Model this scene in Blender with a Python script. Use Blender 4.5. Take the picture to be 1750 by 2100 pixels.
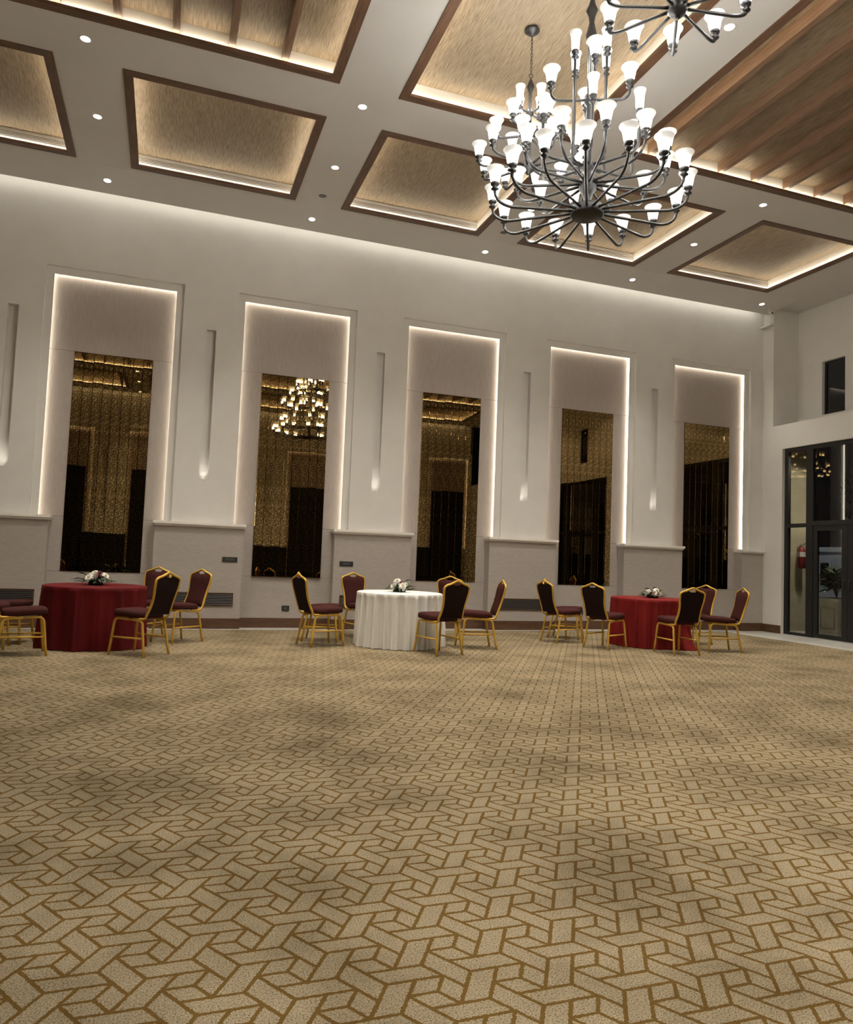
import bpy, math, random
from mathutils import Vector, Matrix

for o in list(bpy.data.objects):
    bpy.data.objects.remove(o, do_unlink=True)
scene = bpy.context.scene
COL = scene.collection
PI = math.pi
R = math.radians
rnd = random.Random(7)

# ------------------------------------------------------------------ camera
CAM_H = 1.2293
YAW, PITCH, ROLL, FPX = 0.3381, 0.0613, 0.0385, 1518.17
_f = Vector((math.sin(YAW) * math.cos(PITCH), math.cos(YAW) * math.cos(PITCH), math.sin(PITCH)))
_r0 = Vector((math.cos(YAW), -math.sin(YAW), 0))
_u0 = _r0.cross(_f)
_rt = math.cos(ROLL) * _r0 + math.sin(ROLL) * _u0
_up = -math.sin(ROLL) * _r0 + math.cos(ROLL) * _u0
cam_data = bpy.data.cameras.new('camera')
cam = bpy.data.objects.new('camera', cam_data)
COL.objects.link(cam)
m = Matrix((( _rt.x, _up.x, -_f.x, 0), (_rt.y, _up.y, -_f.y, 0), (_rt.z, _up.z, -_f.z, CAM_H), (0, 0, 0, 1)))
cam.matrix_world = m
cam_data.sensor_fit = 'HORIZONTAL'
cam_data.sensor_width = 36.0
cam_data.lens = FPX * 36.0 / 1750.0
cam_data.clip_start = 0.05
cam_data.clip_end = 300
scene.camera = cam

# ------------------------------------------------------------------ world, exposure
world = bpy.data.worlds.new('night')
scene.world = world
world.use_nodes = True
world.node_tree.nodes['Background'].inputs['Color'].default_value = (0.0025, 0.0028, 0.0035, 1)
world.node_tree.nodes['Background'].inputs['Strength'].default_value = 1.0
vs = scene.view_settings
vs.view_transform = 'Standard'
vs.look = 'None'
vs.exposure = 0.75
vs.gamma = 1.0
vs.use_curve_mapping = False
cy = scene.cycles
cy.use_light_tree = False
cy.max_bounces = 5
cy.diffuse_bounces = 3
cy.glossy_bounces = 3
cy.transmission_bounces = 4
cy.transparent_max_bounces = 8
cy.caustics_reflective = False
cy.caustics_refractive = False
cy.sample_clamp_indirect = 3.0
cy.sample_clamp_direct = 12.0
cy.use_adaptive_sampling = True
cy.adaptive_threshold = 0.02
cy.adaptive_min_samples = 32

# brightness of the lamps the hall has
SHADE_EMIT = 330.0        # glass shades of the chandeliers
COVE_EMIT = 8.5         # strip along the top of the walls
NICHE_EMIT = 8.5       # strips behind the niche frames
COFFER_EMIT = 21.0      # strips above the coffer frames
SPOT_W = 300.0           # recessed downlights
SLOT_W = 1.8            # small lamps at the foot of the wall slots
CH_COL = (1.0, 0.97, 0.93)
WARM = (1.0, 0.87, 0.67)
LEDW = (1.0, 0.93, 0.79)


# ------------------------------------------------------------------ materials
def mat(name, color=(.8, .8, .8), rough=.6, metal=0.0, **kw):
    mt = bpy.data.materials.new(name)
    mt.use_nodes = True
    b = mt.node_tree.nodes['Principled BSDF']
    b.inputs['Base Color'].default_value = (*color, 1)
    b.inputs['Roughness'].default_value = rough
    b.inputs['Metallic'].default_value = metal
    for k, v in kw.items():
        b.inputs[k].default_value = v
    return mt


def nd(mt, t, **kw):
    n = mt.node_tree.nodes.new(t)
    for k, v in kw.items():
        setattr(n, k, v)
    return n


def lk(mt, a, b):
    mt.node_tree.links.new(a, b)


def bs(mt):
    return mt.node_tree.nodes['Principled BSDF']


def mth(mt, op, a, b=None, c=None, clamp=False):
    n = nd(mt, 'ShaderNodeMath', operation=op, use_clamp=clamp)
    for i, v in enumerate((a, b, c)):
        if v is None:
            continue
        if isinstance(v, (int, float)):
            n.inputs[i].default_value = v
        else:
            lk(mt, v, n.inputs[i])
    return n.outputs[0]


def noise_color(mt, c1, c2, scale=5.0, detail=4.0, coords='Object', stretch=None, lo=.35, hi=.65, bump=0.0, bump_scale=None, dist=.01, rough=.5):
    tc = nd(mt, 'ShaderNodeTexCoord')
    vec = tc.outputs[coords]
    if stretch:
        mp = nd(mt, 'ShaderNodeMapping')
        mp.inputs['Scale'].default_value = stretch
        lk(mt, vec, mp.inputs['Vector'])
        vec = mp.outputs['Vector']
    n = nd(mt, 'ShaderNodeTexNoise')
    n.inputs['Scale'].default_value = scale
    n.inputs['Detail'].default_value = detail
    n.inputs['Roughness'].default_value = rough
    lk(mt, vec, n.inputs['Vector'])
    r = nd(mt, 'ShaderNodeValToRGB')
    r.color_ramp.elements[0].position = lo
    r.color_ramp.elements[1].position = hi
    r.color_ramp.elements[0].color = (*c1, 1)
    r.color_ramp.elements[1].color = (*c2, 1)
    lk(mt, n.outputs['Fac'], r.inputs['Fac'])
    lk(mt, r.outputs['Color'], bs(mt).inputs['Base Color'])
    if bump:
        b = nd(mt, 'ShaderNodeBump')
        b.inputs['Strength'].default_value = bump
        b.inputs['Distance'].default_value = dist
        src = n.outputs['Fac']
        if bump_scale:
            n2 = nd(mt, 'ShaderNodeTexNoise')
            n2.inputs['Scale'].default_value = bump_scale
            n2.inputs['Detail'].default_value = 3
            lk(mt, vec, n2.inputs['Vector'])
            src = n2.outputs['Fac']
        lk(mt, src, b.inputs['Height'])
        lk(mt, b.outputs['Normal'], bs(mt).inputs['Normal'])
    return mt


def emis(name, color, strength):
    mt = bpy.data.materials.new(name)
    mt.use_nodes = True
    nt = mt.node_tree
    nt.nodes.clear()
    e = nt.nodes.new('ShaderNodeEmission')
    e.inputs['Color'].default_value = (*color, 1)
    e.inputs['Strength'].default_value = strength
    o = nt.nodes.new('ShaderNodeOutputMaterial')
    nt.links.new(e.outputs[0], o.inputs['Surface'])
    return mt


M = {}
M['paint'] = noise_color(mat('wall_paint', rough=.75), (.735, .712, .668), (.765, .742, .695), scale=3, bump=.06, bump_scale=180, dist=.004)
M['ceil_paint'] = noise_color(mat('ceiling_paint', rough=.8), (.63, .61, .59), (.65, .63, .61), scale=2)
M['white_paint'] = noise_color(mat('cove_paint', rough=.7), (.70, .67, .61), (.74, .71, .65), scale=2)
M['ledge'] = noise_color(mat('ledge_paint', rough=.5), (.80, .77, .71), (.83, .80, .74), scale=4)
M['fabric'] = noise_color(mat('linen_wallcover', rough=.9), (.385, .335, .300), (.43, .378, .338), scale=60, detail=6, stretch=(1, 1, .12), lo=.3, hi=.7, bump=.12, bump_scale=260, dist=.003)
M['fabric_low'] = noise_color(mat('linen_dado', rough=.9), (.40, .36, .325), (.445, .402, .362), scale=60, detail=6, stretch=(.2, .5, 1), lo=.3, hi=.7, bump=.12, bump_scale=260, dist=.003)
M['walnut'] = noise_color(mat('walnut', rough=.45), (.055, .028, .015), (.115, .06, .032), scale=9, detail=6, stretch=(1, 1, 7), lo=.3, hi=.7)
M['walnut_x'] = noise_color(mat('walnut_x', rough=.45), (.07, .034, .018), (.135, .068, .036), scale=9, detail=6, stretch=(.5, 5, 5), lo=.3, hi=.7)
M['walnut_y'] = noise_color(mat('walnut_y', rough=.45), (.07, .034, .018), (.135, .068, .036), scale=9, detail=6, stretch=(5, .5, 5), lo=.3, hi=.7)
M['beam'] = noise_color(mat('oak_beam', rough=.5), (.15, .085, .048), (.235, .14, .082), scale=9, detail=6, stretch=(5, .4, 5), lo=.3, hi=.7)
M['louvre'] = mat('dark_louvre', (.018, .013, .010), .5)
M['led'] = emis('led_strip_white', LEDW, NICHE_EMIT)
M['led_warm'] = emis('led_strip_warm', WARM, COFFER_EMIT)
M['led_cove'] = emis('led_cove', (1.0, .95, .83), COVE_EMIT)
M['downlight'] = emis('downlight_lens', (1.0, .93, .84), 14.0)
M['slot_lamp'] = emis('slot_lamp', (1.0, .95, .86), 7.0)
M['bronze'] = mat('dark_bronze', (.030, .029, .030), .42, .5)
M['gold'] = noise_color(mat('gold_paint', rough=.36, metal=.25), (.53, .31, .04), (.63, .38, .055), scale=8)
M['maroon'] = noise_color(mat('maroon_fabric', rough=.85), (.038, .0095, .0085), (.056, .0145, .0125), scale=90, bump=.1, dist=.002)
M['maroon_dark'] = noise_color(mat('maroon_backing', rough=.8), (.011, .0048, .0044), (.015, .0065, .0058), scale=90)
M['black'] = mat('black_aluminium', (.008, .008, .008), .55)
M['black_plastic'] = mat('black_plastic', (.018, .018, .018), .45)
M['grey_plastic'] = mat('grey_plastic', (.07, .07, .07), .5)
M['leaf'] = noise_color(mat('leaf_green', rough=.5), (.010, .022, .008), (.035, .06, .02), scale=14)
M['petal_white'] = mat('petal_white', (.82, .80, .74), .6)
M['petal_red'] = mat('petal_burgundy', (.11, .012, .018), .6)
M['pollen'] = mat('flower_heart', (.55, .50, .22), .7)
M['stone'] = noise_color(mat('pale_stone', rough=.35), (.40, .385, .355), (.50, .485, .45), scale=6, detail=6)
M['planter'] = noise_color(mat('planter_stone', rough=.7), (.52, .50, .45), (.62, .60, .54), scale=5)
M['ext_wall'] = noise_color(mat('exterior_render', rough=.9), (.36, .33, .25), (.42, .385, .30), scale=4)
M['ext_white'] = mat('exterior_white', (.62, .66, .74), .6)
M['dark_pane'] = mat('dark_pane', (.012, .016, .022), .15)
M['red_paint'] = mat('extinguisher_red', (.20, .012, .016), .3)
M['rubber'] = mat('rubber', (.015, .015, .015), .6)
M['label_white'] = mat('white_label', (.7, .7, .68), .5)
M['chrome'] = mat('brushed_metal', (.45, .44, .42), .35, 1.0)
M['speaker'] = mat('speaker_mesh', (.15, .145, .14), .7)
M['void'] = mat('dark_void', (.012, .010, .008), .9)
M['foam'] = mat('floral_foam', (.012, .02, .010), .9)
M['bark'] = noise_color(mat('bark', rough=.9), (.03, .022, .015), (.06, .045, .03), scale=12)


for k_ in ('maroon', 'maroon_dark', 'fabric', 'fabric_low'):
    bs(M[k_]).inputs['Specular IOR Level'].default_value = .12


def velvet(name, c1, c2, sheen):
    mt = noise_color(mat(name, rough=.7), c1, c2, scale=4, detail=5, stretch=(1, 1, .4))
    b = bs(mt)
    b.inputs['Sheen Weight'].default_value = sheen
    b.inputs['Specular IOR Level'].default_value = .15
    b.inputs['Sheen Roughness'].default_value = .35
    b.inputs['Sheen Tint'].default_value = (min(1, c2[0] * 4), c2[1] * 4 + .1, c2[2] * 4 + .08, 1)
    return mt


M['velvet'] = velvet('red_velvet', (.072, .003, .004), (.115, .0048, .006), .07)
M['velvet_bright'] = velvet('bright_red_velvet', (.13, .0065, .006), (.185, .011, .009), .09)
M['cloth'] = noise_color(mat('white_cloth', rough=.65), (.70, .68, .63), (.80, .78, .72), scale=5, detail=5, stretch=(1, 1, .3))


for k_ in ('led', 'led_warm', 'led_cove', 'downlight', 'slot_lamp'):
    M[k_].cycles.emission_sampling = 'FRONT'


# woven bamboo lining of the coffers
def woven():
    mt = mat('woven_bamboo', rough=.55)
    tc = nd(mt, 'ShaderNodeTexCoord')
    mp = nd(mt, 'ShaderNodeMapping')
    mp.inputs['Scale'].default_value = (110, 6, 1)
    lk(mt, tc.outputs['Object'], mp.inputs['Vector'])
    n = nd(mt, 'ShaderNodeTexNoise')
    n.inputs['Scale'].default_value = 1.0
    n.inputs['Detail'].default_value = 5
    n.inputs['Roughness'].default_value = .65
    lk(mt, mp.outputs['Vector'], n.inputs['Vector'])
    r = nd(mt, 'ShaderNodeValToRGB')
    r.color_ramp.elements[0].position = .32
    r.color_ramp.elements[0].color = (.14, .098, .062, 1)
    r.color_ramp.elements[1].position = .62
    r.color_ramp.elements[1].color = (.335, .265, .18, 1)
    lk(mt, n.outputs['Fac'], r.inputs['Fac'])
    # sheets of the lining differ a little in tone
    br = nd(mt, 'ShaderNodeTexBrick')
    br.offset = 0.5
    br.inputs['Scale'].default_value = 1.0
    br.inputs['Mortar Size'].default_value = .0
    br.inputs['Brick Width'].default_value = .62
    br.inputs['Row Height'].default_value = 1.22
    br.inputs['Color1'].default_value = (.92, .92, .92, 1)
    br.inputs['Color2'].default_value = (1.05, 1.04, 1.02, 1)
    lk(mt, tc.outputs['Object'], br.inputs['Vector'])
    mx = nd(mt, 'ShaderNodeMix', data_type='RGBA', blend_type='MULTIPLY')
    mx.inputs[0].default_value = 1.0
    lk(mt, r.outputs['Color'], mx.inputs[6])
    lk(mt, br.outputs['Color'], mx.inputs[7])
    lk(mt, mx.outputs[2], bs(mt).inputs['Base Color'])
    bp = nd(mt, 'ShaderNodeBump')
    bp.inputs['Strength'].default_value = .35
    bp.inputs['Distance'].default_value = .004
    lk(mt, n.outputs['Fac'], bp.inputs['Height'])
    lk(mt, bp.outputs['Normal'], bs(mt).inputs['Normal'])
    return mt


M['woven'] = woven()


# frosted crackle glass of a lit lampshade
def shade_glass():
    mt = mat('lit_crackle_glass', (.85, .85, .82), .25)
    b = bs(mt)
    tc = nd(mt, 'ShaderNodeTexCoord')
    v = nd(mt, 'ShaderNodeTexVoronoi')
    v.inputs['Scale'].default_value = 170
    lk(mt, tc.outputs['Object'], v.inputs['Vector'])
    r = nd(mt, 'ShaderNodeValToRGB')
    r.color_ramp.elements[0].position = .1
    r.color_ramp.elements[0].color = (1.0, .97, .91, 1)
    r.color_ramp.elements[1].position = .8
    r.color_ramp.elements[1].color = (.70, .675, .62, 1)
    lk(mt, v.outputs['Distance'], r.inputs['Fac'])
    lk(mt, r.outputs['Color'], b.inputs['Emission Color'])
    sp = nd(mt, 'ShaderNodeSeparateXYZ')
    lk(mt, tc.outputs['Generated'], sp.inputs[0])
    rim = mth(mt, 'POWER', mth(mt, 'SUBTRACT', 1.0, sp.outputs['Z'], clamp=True), 6.0)   # glass glows most round the bulb
    lk(mt, mth(mt, 'MULTIPLY_ADD', rim, SHADE_EMIT, .34), b.inputs['Emission Strength'])
    return mt


M['shade'] = shade_glass()


# smoked bronze mirror with fine metallic flecks
def bronze_mirror():
    mt = bpy.data.materials.new('bronze_mirror')
    mt.use_nodes = True
    nt = mt.node_tree
    nt.nodes.clear()
    out = nd(mt, 'ShaderNodeOutputMaterial')
    tc = nd(mt, 'ShaderNodeTexCoord')
    n = nd(mt, 'ShaderNodeTexNoise')
    n.inputs['Scale'].default_value = 75
    n.inputs['Detail'].default_value = 2
    lk(mt, tc.outputs['Object'], n.inputs['Vector'])
    r = nd(mt, 'ShaderNodeValToRGB')
    r.color_ramp.elements[0].position = .54
    r.color_ramp.elements[0].color = (.125, .080, .031, 1)
    r.color_ramp.elements[1].position = .67
    r.color_ramp.elements[1].color = (.72, .52, .25, 1)
    lk(mt, n.outputs['Fac'], r.inputs['Fac'])
    g = nd(mt, 'ShaderNodeBsdfGlossy')
    g.inputs['Roughness'].default_value = .015
    lk(mt, r.outputs['Color'], g.inputs['Color'])
    d = nd(mt, 'ShaderNodeBsdfDiffuse')
    d.inputs['Color'].default_value = (.012, .008, .004, 1)
    mx = nd(mt, 'ShaderNodeMixShader')
    mx.inputs[0].default_value = .94
    lk(mt, d.outputs[0], mx.inputs[1])
    lk(mt, g.outputs[0], mx.inputs[2])
    lk(mt, mx.outputs[0], out.inputs['Surface'])
    return mt


M['mirror'] = bronze_mirror()


def pane_glass():
    mt = bpy.data.materials.new('window_glass')
    mt.use_nodes = True
    nt = mt.node_tree
    nt.nodes.clear()
    out = nd(mt, 'ShaderNodeOutputMaterial')
    fr = nd(mt, 'ShaderNodeLayerWeight')
    fr.inputs['Blend'].default_value = .5
    k = mth(mt, 'MULTIPLY_ADD', mth(mt, 'POWER', fr.outputs['Facing'], 4.0), .9, .045, clamp=True)
    t = nd(mt, 'ShaderNodeBsdfTransparent')
    t.inputs['Color'].default_value = (.80, .80, .76, 1)
    g = nd(mt, 'ShaderNodeBsdfGlossy')
    g.inputs['Roughness'].default_value = .01
    mx = nd(mt, 'ShaderNodeMixShader')
    lk(mt, k, mx.inputs[0])
    lk(mt, t.outputs[0], mx.inputs[1])
    lk(mt, g.outputs[0], mx.inputs[2])
    lk(mt, mx.outputs[0], out.inputs['Surface'])
    return mt


M['glass'] = pane_glass()


# carpet: interlocking three-way lattice of slats and diamonds, flat woven print
def carpet():
    mt = mat('patterned_carpet', rough=.95)
    tc = nd(mt, 'ShaderNodeTexCoord')
    sp = nd(mt, 'ShaderNodeSeparateXYZ')
    # slightly wobbly yarn edges
    wn = nd(mt, 'ShaderNodeTexNoise')
    wn.inputs['Scale'].default_value = 130
    wn.inputs['Detail'].default_value = 2
    lk(mt, tc.outputs['Object'], wn.inputs['Vector'])
    sb = nd(mt, 'ShaderNodeVectorMath', operation='SUBTRACT')
    lk(mt, wn.outputs['Color'], sb.inputs[0])
    sb.inputs[1].default_value = (.5, .5, .5)
    sc = nd(mt, 'ShaderNodeVectorMath', operation='SCALE')
    lk(mt, sb.outputs[0], sc.inputs[0])
    sc.inputs['Scale'].default_value = .011
    ad = nd(mt, 'ShaderNodeVectorMath', operation='ADD')
    lk(mt, tc.outputs['Object'], ad.inputs[0])
    lk(mt, sc.outputs[0], ad.inputs[1])
    lk(mt, ad.outputs[0], sp.inputs[0])
    A, BY = .2615 / 3, .2125 / 3          # grid step along x, row height
    OX, OY = 1.0655 + 1.5 * A, 2.2449
    x = mth(mt, 'SUBTRACT', sp.outputs['X'], OX + 40 * 3 * A * 1.0)
    y = mth(mt, 'SUBTRACT', sp.outputs['Y'], OY)
    v = mth(mt, 'ADD', mth(mt, 'DIVIDE', y, BY), 300.0)
    xs = mth(mt, 'ADD', mth(mt, 'DIVIDE', x, A), 300.0)
    # skewed grid: u + v/2 = xs (the added 300s keep everything positive and in phase)
    u = mth(mt, 'SUBTRACT', xs, mth(mt, 'MULTIPLY', mth(mt, 'SUBTRACT', v, 300.0), .5))

    def mod3(a):
        return mth(mt, 'MODULO', a, 3.0)

    def eq(a, k):
        return mth(mt, 'COMPARE', a, float(k), .25)

    HW = .0063

    def lines(dist, i, j, missing):
        near = mth(mt, 'LESS_THAN', dist, HW)
        return mth(mt, 'MULTIPLY', near, mth(mt, 'SUBTRACT', 1.0, missing, clamp=True))

    def rnd_(a):
        return mth(mt, 'FLOOR', mth(mt, 'ADD', a, .5))

    # direction 0 deg: rows v = integer
    j0 = rnd_(v)
    dv = mth(mt, 'SUBTRACT', v, j0)
    d0 = mth(mt, 'MULTIPLY', mth(mt, 'ABSOLUTE', dv), BY)
    i0 = mth(mt, 'FLOOR', mth(mt, 'ADD', u, mth(mt, 'MULTIPLY', dv, .5)))
    mi, mj = mod3(i0), mod3(j0)
    miss0 = mth(mt, 'MAXIMUM', eq(mod3(mth(mt, 'ADD', mi, mj)), 1), mth(mt, 'MULTIPLY', eq(mi, 0), eq(mj, 0)))
    l0 = lines(d0, i0, j0, miss0)
    # direction 60 deg: u = integer
    i1 = rnd_(u)
    du = mth(mt, 'SUBTRACT', u, i1)
    d1 = mth(mt, 'MULTIPLY', mth(mt, 'ABSOLUTE', du), A * .85)
    j1 = mth(mt, 'FLOOR', mth(mt, 'ADD', v, mth(mt, 'MULTIPLY', du, .5)))
    mi, mj = mod3(i1), mod3(j1)
    miss1 = mth(mt, 'MAXIMUM', eq(mj, 1), mth(mt, 'MULTIPLY', eq(mi, 0), eq(mj, 2)))
    l1 = lines(d1, i1, j1, miss1)
    # direction 120 deg: u + v = integer; edge (i+1,j)-(i,j+1) lies on u+v = i+j+1
    s = mth(mt, 'ADD', u, v)
    k2 = rnd_(s)
    ds = mth(mt, 'SUBTRACT', s, k2)
    d2 = mth(mt, 'MULTIPLY', mth(mt, 'ABSOLUTE', ds), A * .85)
    j2 = mth(mt, 'FLOOR', mth(mt, 'SUBTRACT', v, mth(mt, 'MULTIPLY', ds, .5)))
    i2 = mth(mt, 'SUBTRACT', mth(mt, 'SUBTRACT', k2, j2), 1.0)
    mi, mj = mod3(i2), mod3(j2)
    miss2 = mth(mt, 'MAXIMUM', eq(mi, 1), mth(mt, 'MULTIPLY', eq(mi, 2), eq(mj, 0)))
    l2 = lines(d2, i2, j2, miss2)
    line = mth(mt, 'MAXIMUM', mth(mt, 'MAXIMUM', l0, l1), l2)
    # yarn mottling and large darker patches
    n1 = nd(mt, 'ShaderNodeTexNoise')
    n1.inputs['Scale'].default_value = 190
    n1.inputs['Detail'].default_value = 4
    n1.inputs['Roughness'].default_value = .7
    lk(mt, tc.outputs['Object'], n1.inputs['Vector'])
    r1 = nd(mt, 'ShaderNodeValToRGB')
    r1.color_ramp.elements[0].position = .36
    r1.color_ramp.elements[0].color = (.075, .061, .037, 1)
    r1.color_ramp.elements[1].position = .55
    r1.color_ramp.elements[1].color = (.325, .268, .182, 1)
    lk(mt, n1.outputs['Fac'], r1.inputs['Fac'])
    r2 = nd(mt, 'ShaderNodeValToRGB')
    r2.color_ramp.elements[0].position = .3
    r2.color_ramp.elements[0].color = (.078, .046, .011, 1)
    r2.color_ramp.elements[1].position = .7
    r2.color_ramp.elements[1].color = (.15, .09, .022, 1)
    lk(mt, n1.outputs['Fac'], r2.inputs['Fac'])
    mx = nd(mt, 'ShaderNodeMix', data_type='RGBA')
    lk(mt, line, mx.inputs[0])
    lk(mt, r1.outputs['Color'], mx.inputs[6])
    lk(mt, r2.outputs['Color'], mx.inputs[7])
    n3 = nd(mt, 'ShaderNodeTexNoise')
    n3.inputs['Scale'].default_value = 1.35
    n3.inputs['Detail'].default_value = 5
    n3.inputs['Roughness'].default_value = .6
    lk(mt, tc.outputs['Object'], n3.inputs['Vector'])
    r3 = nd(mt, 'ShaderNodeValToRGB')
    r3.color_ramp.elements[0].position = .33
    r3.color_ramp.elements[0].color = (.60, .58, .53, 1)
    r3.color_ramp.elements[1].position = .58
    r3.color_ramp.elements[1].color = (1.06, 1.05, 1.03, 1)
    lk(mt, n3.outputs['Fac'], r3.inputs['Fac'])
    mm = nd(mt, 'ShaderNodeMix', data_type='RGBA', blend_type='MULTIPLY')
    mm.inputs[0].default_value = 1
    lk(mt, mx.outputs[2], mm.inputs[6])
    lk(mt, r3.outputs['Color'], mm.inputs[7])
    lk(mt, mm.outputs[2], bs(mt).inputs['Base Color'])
    bp = nd(mt, 'ShaderNodeBump')
    bp.inputs['Strength'].default_value = .5
    bp.inputs['Distance'].default_value = .006
    lk(mt, n1.outputs['Fac'], bp.inputs['Height'])
    lk(mt, bp.outputs['Normal'], bs(mt).inputs['Normal'])
    bs(mt).inputs['Specular IOR Level'].default_value = .1
    return mt


M['carpet'] = carpet()


# ------------------------------------------------------------------ mesh helpers
class MB:
    def __init__(self):
        self.v, self.f, self.s = [], [], []

    def add(self, verts, faces, smooth=False):
        b = len(self.v)
        self.v += [tuple(p) for p in verts]
        for q in faces:
            self.f.append(tuple(i + b for i in q))
            self.s.append(smooth)
        return self

    def box(self, x0, x1, y0, y1, z0, z1):
        V = [(x0, y0, z0), (x1, y0, z0), (x1, y1, z0), (x0, y1, z0), (x0, y0, z1), (x1, y0, z1), (x1, y1, z1), (x0, y1, z1)]
        return self.add(V, [(0, 3, 2, 1), (4, 5, 6, 7), (0, 1, 5, 4), (1, 2, 6, 5), (2, 3, 7, 6), (3, 0, 4, 7)])

    def quad(self, a, b, c, d):
        return self.add([a, b, c, d], [(0, 1, 2, 3)])

    def lathe(self, prof, seg=16, c=(0, 0, 0), close=False):
        V = []
        n = len(prof)
        for i in range(seg):
            t = 2 * PI * i / seg
            for r, z in prof:
                V.append((c[0] + r * math.cos(t), c[1] + r * math.sin(t), c[2] + z))
        F = []
        for i in range(seg):
            k = (i + 1) % seg
            for j in range(n - 1):
                F.append((i * n + j, k * n + j, k * n + j + 1, i * n + j + 1))
        self.add(V, F, True)
        if close:
            b = len(self.v) - seg * n
            self.f.append(tuple(b + i * n for i in range(seg))[::-1]); self.s.append(False)
            self.f.append(tuple(b + i * n + n - 1 for i in range(seg))); self.s.append(False)
        return self

    def tube(self, path, r, seg=8, cap=True, square=False):
        pts = [Vector(p) for p in path]
        n = len(pts)
        rr = r if isinstance(r, (list, tuple)) else [r] * n
        T = []
        for i in range(n):
            a = pts[max(i - 1, 0)]
            b = pts[min(i + 1, n - 1)]
            T.append((b - a).normalized())
        up = Vector((0, 0, 1)) if abs(T[0].z) < .9 else Vector((0, 1, 0))
        N = (up - T[0] * up.dot(T[0])).normalized()
        V = []
        for i in range(n):
            N = (N - T[i] * N.dot(T[i]))
            if N.length < 1e-6:
                N = T[i].orthogonal()
            N.normalize()
            Bn = T[i].cross(N)
            for k in range(seg):
                t = 2 * PI * (k + .5) / seg
                V.append(pts[i] + rr[i] * (math.cos(t) * N + math.sin(t) * Bn))
        F = []
        for i in range(n - 1):
            for k in range(seg):
                l = (k + 1) % seg
                F.append((i * seg + k, i * seg + l, (i + 1) * seg + l, (i + 1) * seg + k))
        self.add(V, F, not square)
        if cap:
            b = len(self.v) - n * seg
            self.f.append(tuple(b + k for k in range(seg))[::-1]); self.s.append(False)
            self.f.append(tuple(b + (n - 1) * seg + k for k in range(seg))); self.s.append(False)
        return self

    def mesh(self, name, mt):
        me = bpy.data.meshes.new(name)
        me.from_pydata(self.v, [], self.f)
        me.polygons.foreach_set('use_smooth', self.s)
        me.materials.append(M[mt] if isinstance(mt, str) else mt)
        me.update()
        return me

    def build(self, name, mt, parent=None):
        return inst(name, self.mesh(name, mt), parent)


def inst(name, me, parent=None, loc=None, rot=None):
    o = bpy.data.objects.new(name, me)
    COL.objects.link(o)
    if parent:
        o.parent = parent
    if loc:
        o.location = loc
    if rot:
        o.rotation_euler = rot
    return o


def empty(name, loc=(0, 0, 0), rz=0, parent=None):
    o = bpy.data.objects.new(name, None)
    COL.objects.link(o)
    o.location = loc
    o.rotation_euler = (0, 0, rz)
    o.empty_display_size = .1
    if parent:
        o.parent = parent
    return o


def tag(o, label=None, cat=None, group=None, kind=None):
    if label:
        o['label'] = label
    if cat:
        o['category'] = cat
    if group:
        o['group'] = group
    if kind:
        o['kind'] = kind
    return o


def arc(c, r, a0, a1, n):
    return [(c[0] + r * math.cos(a0 + (a1 - a0) * i / n), c[1] + r * math.sin(a0 + (a1 - a0) * i / n)) for i in range(n + 1)]


def add_light(name, typ, loc, energy, color, parent=None, **kw):
    d = bpy.data.lights.new(name, typ)
    d.energy = energy
    d.color = color
    for k, v in kw.items():
        setattr(d, k, v)
    o = bpy.data.objects.new(name, d)
    COL.objects.link(o)
    o.location = loc
    if parent:
        o.parent = parent
    return o


# ------------------------------------------------------------------ room dimensions
X0R, X1R = -4.63, 11.50        # left wall, door wall
Y0R, Y1R = -3.40, 12.00        # wall behind the camera, back wall
HC = 6.561                     # ceiling
NS, N0 = 2.779, -1.767         # niche spacing, inner left edge of the first niche in view
NICHES = range(-1, 5)
CS, CX0, CW = 3.021, -3.762, 2.314
SOFF = .18                     # ceiling stands off the wall (light slot)

SDROP, SY = .080, 11.12        # edge soffit slopes down a little towards the wall

# ------------------------------------------------------------------ floor
f = MB()
f.quad((X0R, Y0R, 0), (10.42, Y0R, 0), (10.42, 11.84, 0), (X0R, 11.84, 0))
fl = f.build('floor', 'carpet')
tag(fl, 'beige carpet woven with a brown interlocking lattice pattern', kind='structure')
f = MB()
f.box(10.42, 13.4, Y0R, 11.84, -.06, .004)
f.box(X0R, 13.4, 11.84, 12.3, -.06, .004)
tag(f.build('trim_1', 'stone'), 'pale stone border along the door wall and back wall', kind='structure')

# ------------------------------------------------------------------ walls with openings
def grid_wall(mb, xs, zs, holes, y, flip=False):
    xs = sorted(set(round(a, 5) for a in xs))
    zs = sorted(set(round(a, 5) for a in zs))
    for a, b in zip(xs, xs[1:]):
        for c, d in zip(zs, zs[1:]):
            mx, mz = (a + b) / 2, (c + d) / 2
            if any(h[0] < mx < h[1] and h[2] < mz < h[3] for h in holes):
                continue
            q = [(a, y, c), (b, y, c), (b, y, d), (a, y, d)]
            if flip:
                q = q[::-1]
            mb.quad(*q)


NI_W, NI_T = 1.73, 5.235       # niche opening
NO_L, NO_R, NO_T = -.105, 1.84, 5.345
LEDGE_Z = 1.635
SL0, SL1, SLB, SLT = 2.21, 2.35, 2.30, 4.68
YB, YL, YP = 12.0, 12.06, 12.155   # wall face, frame step, fabric panel


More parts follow.
